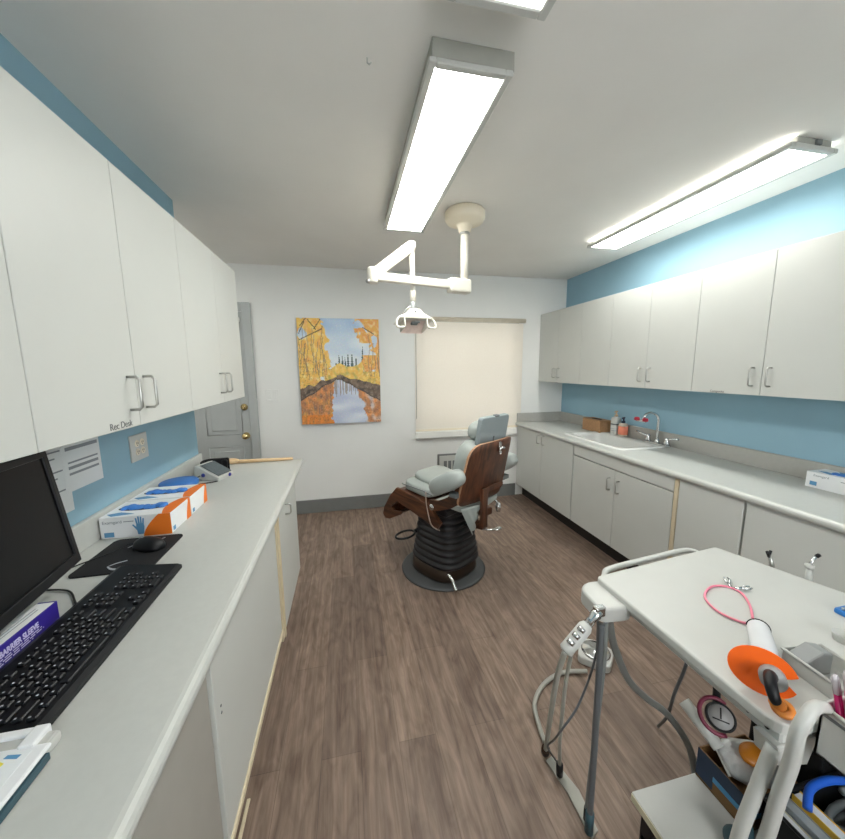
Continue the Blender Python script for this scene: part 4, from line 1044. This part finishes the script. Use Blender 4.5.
# second holder bar on the right edge
b = MB(); b.box((1.35, .62, .735), (1.398, .86, .765), .008, 2); obj('side_holder', b, 'whitep', t, True)
# gauge hanging under the table edge
gp = Vector((1.04, .695, .455)); tocam = (Vector((-.55, -.55, .75))).normalized()
gm_ = frame(gp, Vector((.7, -.7, 0)), Vector((.55, .55, .8))); 
if (gm_.to_3x3() @ Vector((0, 0, 1))).dot(tocam) < 0: gm_ = frame(gp, Vector((-.7, .7, 0)), Vector((.55, .55, .8)))
gm_ = gm_ @ Matrix.Diagonal((.88, .88, .88, 1))
b = MB(); b.lathe([(.001, -.03), (.036, -.03), (.041, -.02), (.041, .002), (.036, .006), (.034, .002)], n=30, mx=gm_); obj('gauge', b, 'blackp', t, True, label='round black-rimmed gauge')
b = MB(); b.lathe([(.001, .0), (.0345, .0), (.0345, .0022), (.001, .0022)], n=30, mx=gm_); obj('gauge_face', b, mat('gauge_face', '#a9a7a6', .35), t, True)
b = MB(); b.tube([(0, 0, .004), (.018, .012, .004)], .0015, 6, mx=None) if False else b.box((-.002, -.006, .0025), (.002, .026, .004), mx=gm_)
b.box((-.022, -.012, .0024), (.022, -.008, .003), mx=gm_); obj('gauge_needle', b, 'hole', t, True)
b = MB(); b.tube([gm_ @ Vector((0, 0, -.025)), gm_ @ Vector((0, .02, -.075)), (1.13, .80, TZ - .0615)], .01, 10, smooth_path=4); obj('gauge_stem', b, 'blackp', t, True)
b = MB(); b.tube([gm_ @ Vector((.05 * math.cos(a) - .006, .05 * math.sin(a), -.02 - .012 * math.cos(a))) for a in [PI * (.35 + 1.3 * i / 20) for i in range(21)]], .006, 8); obj('gauge_tubing', b, mat('wine_tubing', '#7c2742', .4), t, True, label='dark red tubing around the gauge')

# air-water syringe leaning out of the holder
def along(a, c, k): return Vector(a) + (Vector(c) - Vector(a)) * k
S0, S1 = Vector((.695, .808, .772)), Vector((.588, .800, .672))
t = thing('air_water_syringe', 'white air-water syringe with chrome fittings hanging at the cart corner', 'syringe', tuple(S0))
b = MB(); b.tube([along(S0, S1, .34), along(S0, S1, .42), along(S0, S1, .9), S1, along(S0, S1, 1.04)], [.014, .0195, .0195, .02, .012], 16); obj('grip', b, 'whitep', t, True)
b = MB(); b.tube([along(S0, S1, -.02), along(S0, S1, .1), along(S0, S1, .2), along(S0, S1, .36)], [.013, .016, .011, .013], 14); b.box((-.012, -.01, -.012), (.02, .01, .018), .004, 2, mx=at(tuple(along(S0, S1, .02)))); obj('chrome_head', b, 'chrome', t, True)
nrm = Vector((-.55, -.45, .7)).normalized()
for k_ in (.50, .66, .82):
    c = along(S0, S1, k_) + nrm * .016
    b = MB(); b.tube([along(S0, S1, k_ - .045) + nrm * .016, along(S0, S1, k_ + .045) + nrm * .016], .011, 12); obj('fitting', b, 'chrome', t, True)
# foot control
fc = Vector((1.19, 1.385, .0))
t = thing('foot_control', 'white foot control with a silver disc on the floor behind the hoses', 'foot pedal', tuple(fc), (0, 0, math.radians(-38)))
t.scale = (.86, .86, .86)
b = MB(); b.prism(roundpoly([(-.095, -.08), (.075, -.095), (.10, .05), (.03, .10), (-.09, .09)], .03, 4), 'Z', 0, .05, bev=.01, seg=3); obj('pedal_body', b, 'whitep', t)
b = MB(); b.lathe([(.001, .05), (.078, .05), (.08, .056), (.07, .062), (.012, .070), (.001, .071)], (0, .0, 0), 36); obj('pedal_disc', b, 'chrome', t)
# hoses
def hose(name, pts, r, m, label, ends=None, cat='hose', sub=8, group=None):
    t = thing(name, label, cat, tuple(pts[-1]), group=group)
    b = MB(); b.tube(pts, r, 12, smooth_path=sub); obj('tube', b, m, t, True)
    if ends:
        lo, m2, rr = ends; p, q = Vector(pts[-1]), Vector(pts[-2]); d = (q - p).normalized()
        b = MB(); b.tube([p, p + d * lo], rr, 12); obj('coupling', b, m2, t, True)
    return t
hose('hose', [(.702, .802, .733), (.700, .795, .60), (.698, .79, .35), (.699, .79, .12), (.70, .79, .012)], .0095, 'hosed', 'thick dark grey hose hanging straight down from the cart corner', (.075, 'teal', .013))
hose('hose', [(.724, .81, .733), (.718, .80, .60), (.712, .805, .35), (.708, .812, .15), (.712, .82, .012)], .007, 'hose', 'thinner grey hose hanging just right of the thick straight hose', (.05, 'blackp', .009))
hose('hose', [tuple(along(S0, S1, 1.03)), (.594, .845, .53), (.635, .93, .27), (.675, 1.0, .09), (.692, 1.03, .016)], .0085, 'hosep', 'pale thick hose slanting from the syringe to a dark square end on the floor', (.035, 'bronze', .016))
hose('hose', [(.612, .803, .675), (.63, .85, .50), (.665, .91, .22), (.695, .945, .07), (.702, .952, .014)], .006, 'hosep', 'thin pale hose slanting from the syringe to a black coupling on the floor', (.055, 'blackp', .012))
hose('hose', [(1.085, 1.31, .02), (.97, 1.335, .014), (.85, 1.30, .012), (.755, 1.22, .012), (.722, 1.12, .012), (.712, 1.065, .012)], .0095, 'hosep', 'pale floor hose curving left from the foot control')
hose('hose', [(.748, .825, .727), (.785, .84, .62), (.87, .86, .46), (.97, .88, .345), (1.06, .87, .265), (1.12, .83, .16), (1.14, .80, .012)], .0115, 'hose', 'thick grey hose sagging from the cart corner under the tabletop', cat='hose')
hose('cable', [(.72, .84, .733), (.716, .832, .60), (.680, .845, .43), (.63, .85, .345), (.635, .90, .24), (.66, .97, .12), (.72, 1.0, .006)], .0035, 'hosed', 'thin grey cable crossing the hoses under the cart corner', cat='cable')
hose('cable', [(1.20, 1.02, .012), (1.155, .95, .15), (1.13, .91, .30), (1.13, .88, .45), (1.14, .86, .735)], .0055, 'hosed', 'thin dark cable hanging behind the white roll under the tabletop', cat='cable')
b = MB(); b.prism([(.682, 1.01), (.712, 1.02), (.745, .90), (.735, .79), (.70, .775), (.70, .90)], 'Z', 0, .006, bev=.002)
single('floor_sleeve', b, 'hosep', 'pale flat hose sleeve lying on the floor between the hose ends', 'sleeve', (.71, .9, 0))

# open box, roll, foil and dark backing on the lower shelf
SZ = .2155
t = thing('open_box', 'open brown box with navy and blue trim under the tabletop', 'box', (1.17, .64, SZ))
bx0, bx1, by0, by1, bh = 1.02, 1.20, .585, .73, .10
b = MB(); b.box((bx0, by0, SZ), (bx1, by1, SZ + .004)); b.box((bx0, by0, SZ), (bx0 + .004, by1, SZ + bh)); b.box((bx1 - .004, by0, SZ), (bx1, by1, SZ + bh)); b.box((bx0, by0, SZ), (bx1, by0 + .004, SZ + bh)); b.box((bx0, by1 - .004, SZ), (bx1, by1, SZ + bh)); obj('carton', b, 'kraft', t, True)
b = MB(); b.box((bx0 - .0012, by0 - .0012, SZ + .055), (bx0, by1, SZ + bh)); b.box((bx0, by0 - .0012, SZ + .055), (bx1, by0, SZ + bh)); b.box((bx0 - .0012, by1 - .05, SZ + .01), (bx0, by1, SZ + .056)); obj('navy_band', b, 'denim', t, True)
b = MB(); b.box((bx0 - .0024, by0, SZ + .04), (bx0 - .0012, by1 - .05, SZ + .056)); b.box((bx0, by0 - .0024, SZ + .04), (bx1, by0 - .0012, SZ + .056)); obj('blue_trim', b, 'skyb', t, True)
t = thing('foil_pouch', 'crinkled silver pouch sticking out of the open brown box', 'pouch', (1.14, .66, SZ + .01))
fmx = at((1.115, .655, SZ + .112), math.radians(-20), 'Z') @ Matrix.Rotation(math.radians(18), 4, 'X')
b = MB(); b.pillow((0, 0, 0), (.078, .055, .018), 3, 14, mx=fmx)
b.v = [(p[0], p[1], p[2] + .006 * noise.noise(Vector(p) * 38)) for p in b.v]; obj('pouch_body', b, 'foil', t, True)
b = MB(); b.box((-.081, -.04, -.0015), (-.074, .04, .0015), 0, mx=fmx); obj('pouch_seal', b, 'whitep', t, True)
b = MB(); b.lathe([(.001, 0), (.034, 0), (.036, .006), (.03, .014), (.001, .016)], n=24, mx=at((1.118, .652, SZ + .138), .3, 'X'), a=1.2, b=.85)
single('amber_lid', b, 'amber', 'amber oval plastic lid resting on the silver pouch', 'lid', (1.118, .652, SZ + .138))
t = thing('paper_roll', 'white tube-shaped roll leaning over the open box rim', 'roll', (1.12, .74, .36))
R0, R1 = Vector((1.034, .80, .40)), Vector((1.05, .695, .345))
b = MB(); b.tube([R0, R1], .018, 20); obj('roll_body', b, 'whitep', t, True)
b = MB(); d = (R0 - R1).normalized(); b.tube([R0 - d * .001, R0 + d * .0008], .006, 12); obj('roll_core', b, 'ink', t, True)
t = thing('storage_crate', 'black open crate on the cart shelf behind the white legs', 'crate', (1.15, .49, SZ))
cx0, cx1, cy0, cy1, ch = 1.0, 1.39, .434, .55, .17
b = MB(); b.box((cx0, cy0, SZ), (cx1, cy1, SZ + .005)); b.box((cx0, cy0, SZ), (cx0 + .006, cy1, SZ + ch)); b.box((cx1 - .006, cy0, SZ), (cx1, cy1, SZ + ch)); b.box((cx0, cy0, SZ), (cx1, cy0 + .006, SZ + ch)); b.box((cx0, cy1 - .006, SZ), (cx1, cy1, SZ + ch)); obj('crate_body', b, 'hole', t, True)
b = MB(); b.tube([(cx0, cy0, SZ + ch), (cx1, cy0, SZ + ch), (cx1, cy1, SZ + ch), (cx0, cy1, SZ + ch)], .006, 8, closed=True); obj('crate_rim', b, 'blackp', t, True)
for lab, pts, m in (('bright blue cable looping over the black crate', [(1.06, .50, .405), (1.10, .52, .425), (1.16, .52, .432), (1.22, .505, .428), (1.27, .495, .405)], 'cable'), ('dark blue cable lying along the black crate rim', [(1.14, .448, .40), (1.18, .450, .402), (1.235, .450, .398), (1.30, .47, .402), (1.35, .50, .40)], 'denim')):
    b = MB(); b.tube(pts, .009, 10, smooth_path=8); single('cable', b, m, lab, 'cable', pts[0])
for i, (lab, m, x) in enumerate((('cream catalogue nearest the leg standing in the black crate', 'cream', 1.025), ('grey catalogue second from the leg in the black crate', 'tubgrey', 1.06), ('pale catalogue with an ochre spine standing third in the black crate', 'ochre', 1.095))):
    t = thing('catalogue', lab, 'catalogue', (x, .49, SZ + .005))
    b = MB(); b.box((x - .012, .443, SZ + .0055), (x + .012, .54, SZ + .15 + .01 * i), .001, 1); obj('pages', b, 'paper' if m != 'tubgrey' else 'tubgrey', t, True)
    b = MB(); b.box((x - .0135, .4425, SZ + .0055), (x - .012, .541, SZ + .152 + .01 * i)); b.box((x + .012, .4425, SZ + .0055), (x + .0135, .541, SZ + .152 + .01 * i)); obj('cover', b, m, t, True)
t = thing('grey_hose_coil', 'grey coiled tubing heaped in the black crate', 'tubing', (1.2, .49, SZ + .005))
b = MB(); pts = [(1.255 + .11 * math.cos(a), .492 + .033 * math.sin(a), SZ + .02 + .013 * a / 2) for a in [i * .35 for i in range(60)]]; b.tube(pts, .009, 8); obj('coil', b, 'tubgrey', t, True)
b = MB(); b.pillow((.955, .545, SZ + .03), (.03, .05, .03), 2.3, 10); b.tube([(.955, .545, SZ + .05), (.96, .555, SZ + .09), (.952, .55, SZ + .12)], [.02, .016, .008], 10)
single('rubber_bulb', b, 'teal', 'dark teal rubber bulb standing on the cart shelf between the legs', 'bulb', (.955, .545, SZ))

t = thing('dark_backing', 'tall black block added for the shade inside the cart, beside the open box', 'bin', (1.3, .64, SZ))  # black block stands in for the darkness under the tabletop
b = MB(); b.box((1.215, .56, SZ), (1.325, .73, SZ + .30), .006, 2); obj('main_body', b, 'hole', t, True)
b = MB(); b.box((1.210, .555, SZ + .30), (1.33, .732, SZ + .315), .004, 2); obj('backing_cap', b, 'blackp', t, True)
# ------------------------------------------------------------------ things on the cart top
t = thing('bib_chain', 'pink bib cord in a loop with two metal clips on the cart top', 'bib clip', (1.03, .73, TZ))
lp = [(1.047, .655, .804), (1.10, .70, .804), (1.135, .748, .804), (1.125, .782, .804), (1.075, .79, .804), (1.01, .755, .804), (.985, .70, .804), (1.0, .655, .804), (1.025, .638, .804)]
b = MB(); b.tube(lp, .0032, 8, smooth_path=8); obj('cord', b, 'pink', t, True)
for c, e in (((1.13, .775, .806), (1.165, .815, .808)), ((1.135, .765, .806), (1.185, .757, .808))):
    c, e = Vector(c), Vector(e); d = (e - c).normalized(); s = Vector((-d.y, d.x, 0))
    b = MB(); b.tube([c, c + d * .02], .0045, 8); b.tube([c + d * .018 + s * .002, c + d * .04 + s * .007, e + s * .004], [.003, .0035, .002], 8); b.tube([c + d * .018 - s * .002, c + d * .04 - s * .007, e - s * .004], [.003, .0035, .002], 8); obj('clip', b, 'chrome', t, True, label='chrome clip')
t = thing('curing_light', 'white sleeved curing light with an orange oval shield lying on the cart top', 'curing light', (.93, .55, TZ))
A0, A1, A2 = Vector((.982, .598, .8245)), Vector((.837, .478, .846)), Vector((.800, .450, .848))
b = MB(); b.tube([A0, A0 + (A1 - A0) * .08, A0 + (A1 - A0) * .5, A1], [.014, .0205, .022, .018], 18); obj('handle', b, 'whitep', t, True)
b = MB(); dd = (A1 - A0).normalized(); b.tube([A0 - dd * .012, A0, A0 + (A1 - A0) * .5, A1 - dd * .01], [.022, .0225, .0235, .022], 18, cap=False); obj('clear_sleeve', b, 'sleeve', t, True)
b = MB(); sd_ = dd.cross(Vector((0, 0, 1))).normalized(); b.tube([A0 - dd * .013 + (sd_ * math.cos(a) + sd_.cross(dd) * math.sin(a)) * .022 for a in [PI * i / 12 for i in range(13)]], .002, 6); obj('sleeve_cut', b, 'hole', t, True)
b = MB(); b.tube([A1 + dd * -.09 + Vector((-.018, .012, -.004)), A1 + dd * -.06 + Vector((-.02, .013, -.006))], .008, 10); obj('button', b, 'wedge', t, True)
sh = frame(A1 + dd * .006 + Vector((-.004, .006, .001)), Vector((-.57, .82, .02)), Vector((.22, .15, .96)))
b = MB(); N_ = 36
def shield_pts(k):
    o = []
    for i in range(N_):
        a = 2 * PI * i / N_; rx, ry = .055, .045
        x = rx * math.cos(a); y = ry * math.sin(a)
        if abs(a - PI) < .3: x += .03 * (1 - abs(a - PI) / .3)
        o.append(sh @ Vector((x + .008, y, k + .9 * y * y)))
    return o
r1, r2 = shield_pts(0), shield_pts(.003)
c1 = sh @ Vector((.008, 0, 0)); c2 = sh @ Vector((.008, 0, .003))
vs = [c1, c2] + r1 + r2; fs = []
for i in range(N_):
    j = (i + 1) % N_
    fs += [(0, 2 + j, 2 + i), (1, 2 + N_ + i, 2 + N_ + j), (2 + i, 2 + j, 2 + N_ + j, 2 + N_ + i)]
b.add(vs, fs, smooth=False); obj('shield', b, 'orangep', t, True, label='orange oval light shield')
b = MB(); b.tube([A1 + dd * -.005, A1 + dd * .022], .0215, 20); obj('grey_collar', b, 'wedge', t, True)
tip = Vector((.802, .434, .8215))
b = MB(); b.tube([A1 + dd * .012, (.812, .466, .861), (.793, .452, .858), (.786, .441, .845), tip + Vector((-.010, .004, .010))], [.0105, .0105, .010, .009], 14, smooth_path=8); obj('light_guide', b, 'blackp', t, True)
b = MB(); tm_ = frame(tip, Vector((1, 0, .2)), Vector((0, 1, .2)))
b.lathe([(.008, -.006), (.017, -.006), (.019, 0), (.017, .006), (.008, .006), (.008, -.006)], n=24, mx=tm_); b.tube([tip + Vector((-.004, .002, .004)), tip + Vector((-.013, .006, .014))], .0115, 12); obj('tip_ring', b, mat('tip_orange', '#e08a3c', .35), t, True)
b = MB(); b.lathe([(.001, -.003), (.0085, -.003), (.0085, .003), (.001, .004)], n=18, mx=tm_); obj('tip_lens', b, 'chrome', t, True)
# tray with wedge
t = thing('supply_tray', 'white open plastic tray at the right photo edge of the cart top', 'tray', (.99, .50, TZ))
trm = at((.999, .472, TZ + .0005), math.radians(-6), 'Z')
b = MB(); w2, d2, h2 = .05, .056, .036
b.box((-w2, -d2, 0), (w2, d2, .003), mx=trm)
for lo, hi in (((-w2, -d2, 0), (-w2 + .004, d2, h2)), ((w2 - .004, -d2, 0), (w2, d2, h2)), ((-w2, -d2, 0), (w2, -d2 + .004, h2)), ((-w2, d2 - .004, 0), (w2, d2, h2))): b.box(lo, hi, .001, 1, mx=trm)
obj('tray_body', b, 'whitep', t, True)
b = MB(); b.tube([trm @ Vector(p) for p in ((-w2, -d2, h2), (w2, -d2, h2), (w2, d2, h2), (-w2, d2, h2))], .004, 8, closed=True); obj('tray_rim', b, 'whitep', t, True)
t = thing('grey_wedge', 'grey wedge-shaped block standing in the white supply tray', 'wedge', (.985, .53, TZ + .003))
b = MB(); b.prism([(-.043, .0035), (-.043, .036), (-.005, .056), (.02, .05), (.02, .0035)], 'Y', .012, .05, bev=.004, seg=2, mx=trm); obj('wedge_body', b, 'wedge', t, True)
b = MB(); b.prism([(-.02, .006), (.02, .006), (.0, .05)], 'X', -.0012, .0, mx=trm @ at((0, .031, .0)) @ Matrix.Translation((-.0431, 0, 0)) @ Matrix.Diagonal((1, .7, .7, 1))); obj('wedge_face', b, 'tubgrey', t, True)
t = thing('mixing_dish', 'small low white dish at the photo edge on the cart top', 'dish', (1.182, .548, TZ))
b = MB(); b.lathe([(.001, 0), (.018, 0), (.022, .018), (.023, .02), (.021, .019), (.016, .004), (.001, .004)], (1.182, .548, TZ), 24); obj('dish_body', b, 'whitep', t, True)
t = thing('bur_block', 'small blue block at the photo edge on the cart top', 'block', (1.30, .617, TZ))
b = MB(); b.box((1.295, .60, TZ), (1.345, .63, TZ + .016), .005, 2, mx=None); obj('block_body', b, mat('blue_block', '#2f79c4', .4), t, True)
b = MB()
for i in range(4): b.lathe([(.001, 0), (.003, 0), (.003, .006), (.001, .008)], (1.302 + i * .012, .615, TZ + .016), 10)
obj('pegs', b, 'steel', t, True)
# bin of pink micro brushes on the near side
t = thing('brush_bin', 'white bin full of magenta micro brushes hanging on the cart side', 'bin', (.965, .34, .74))
gx0, gx1, gy0, gy1, gz0, gz1 = .853, 1.02, .25, .408, .742, .845
b = MB(); b.box((gx0, gy0, gz0), (gx1, gy1, gz0 + .004)); b.box((gx0, gy0, gz0), (gx0 + .004, gy1, gz1)); b.box((gx1 - .004, gy0, gz0), (gx1, gy1, gz1)); b.box((gx0, gy0, gz0), (gx1, gy0 + .004, gz1)); b.box((gx0, gy1 - .004, gz0), (gx1, gy1, gz1)); obj('main_body', b, 'whitep', t, True)
b = MB(); b.tube([(gx0 - .002, gy0, gz1), (gx1, gy0, gz1), (gx1, gy1, gz1), (gx0 - .002, gy1, gz1)], .005, 8, closed=True); obj('bin_rim', b, 'whitep', t, True)
b = MB(); b.box((gx0 - .0015, gy0 + .01, gz1 - .018), (gx0, gy1 - .005, gz1 - .012)); obj('rim_groove', b, 'ink', t, True)
b = MB(); b.box((gx0 + .03, gy1 - .001, gz0 + .006), (gx1 - .03, .4285, gz0 + .024)); obj('bracket', b, 'steel', t, True)
R = random.Random(11); nb = 0
proto = None
for i in range(9):
    for j in range(8):
        x = gx0 + .028 + i * .0138 + R.uniform(-.002, .002); y = gy0 + .028 + j * .0147 + R.uniform(-.002, .002)
        rot = (.155 - .31 * j / 7 + R.uniform(-.015, .015), -.155 + .31 * i / 8 + R.uniform(-.015, .015), 0)
        if proto is None:
            proto = thing('micro_brush', 'magenta micro brush with a pale clear cap standing in the white bin', 'brush', (x, y, gz0 + .0055), rot, 'micro brushes in the bin')
            b = MB(); b.tube([(0, 0, 0), (0, 0, .125)], .0042, 8); obj('stick', b, 'magenta', proto)
            b = MB(); b.tube([(0, 0, .122), (0, 0, .15), (0, 0, .158)], [.0046, .0046, .003], 8); obj('cap', b, 'clearp', proto)
            kids = list(proto.children)
        else:
            r = proto.copy(); COL.objects.link(r); r.location = (x, y, gz0 + .0055 + R.uniform(0, .012)); r.rotation_euler = rot
            for ch_ in kids:
                c = ch_.copy(); COL.objects.link(c); c.parent = r
# handpieces in the right side holder
t = thing('air_water_syringe', 'white syringe with an angled dark tip standing at the far right cart edge', 'syringe', (1.43, .762, .70))
b = MB(); b.tube([(1.44, .762, .70), (1.437, .765, .80), (1.434, .766, .838)], [.010, .009, .007], 12); b.lathe([(.001, -.008), (.012, -.006), (.012, .006), (.001, .008)], (1.434, .766, .838), 12); obj('grip', b, 'whitep', t, True)
b = MB(); b.tube([(1.434, .766, .84), (1.449, .768, .860), (1.465, .768, .869)], [.005, .0045, .004], 10); obj('nozzle', b, 'chrome', t, True)
b = MB(); b.tube([(1.462, .768, .868), (1.472, .768, .871)], .006, 10); obj('tip', b, 'blackp', t, True)
t = thing('handpiece', 'small dark handpiece tip standing at the far cart edge beside the white syringe', 'handpiece', (1.40, .845, .70))
b = MB(); b.tube([(1.412, .845, .70), (1.412, .85, .80), (1.40, .853, .83)], [.008, .007, .005], 12); obj('shaft', b, 'steel', t, True)
b = MB(); b.tube([(1.398, .853, .828), (1.385, .852, .848)], .005, 10); b.tube([(1.398, .853, .828), (1.402, .853, .85)], .004, 10); obj('head', b, 'blackp', t, True)
t = thing('handpiece', 'silver handpiece lying over the right cart edge at the photo border', 'handpiece', (1.45, .66, .70))
b = MB(); b.tube([(1.475, .66, .70), (1.475, .66, .80), (1.47, .645, .818), (1.48, .61, .818)], [.008, .008, .007, .005], 12, smooth_path=4); obj('shaft', b, 'steel', t, True)
b = MB(); b.lathe([(.001, -.01), (.007, -.008), (.007, .006), (.001, .008)], (1.481, .608, .817), 12); obj('head', b, 'chrome', t, True)

# ------------------------------------------------------------------ light, world, camera
w = bpy.data.worlds.new('sky'); scene.world = w; w.use_nodes = True
bg = w.node_tree.nodes['Background']; bg.inputs['Color'].default_value = lin('#f4f6f6'); bg.inputs['Strength'].default_value = 4.0

F_, PITCH, YAW, ROLL = 351.251706, .14469792, .210881793, -.00888026755
cy, sy = math.cos(YAW), math.sin(YAW); cp, sp_ = math.cos(PITCH), math.sin(PITCH); cr, sr = math.cos(ROLL), math.sin(ROLL)
Fv = Vector((sy * cp, cy * cp, -sp_)); Rv = Vector((cy, -sy, 0)); Uv = Rv.cross(Fv)
R2 = Rv * cr + Uv * sr; U2 = -Rv * sr + Uv * cr
cam = bpy.data.cameras.new('camera'); co = bpy.data.objects.new('camera', cam); COL.objects.link(co)
cm = Matrix((R2, U2, -Fv)).transposed().to_4x4(); cm.translation = (0, 0, 1.48); co.matrix_world = cm
cam.sensor_fit = 'HORIZONTAL'; cam.sensor_width = 36; cam.lens = F_ * 36 / 845; cam.clip_start = .02
scene.camera = co
vs_ = scene.view_settings; vs_.view_transform = 'Standard'; vs_.look = 'None'; vs_.exposure = 1.68; vs_.gamma = 1; vs_.use_curve_mapping = False
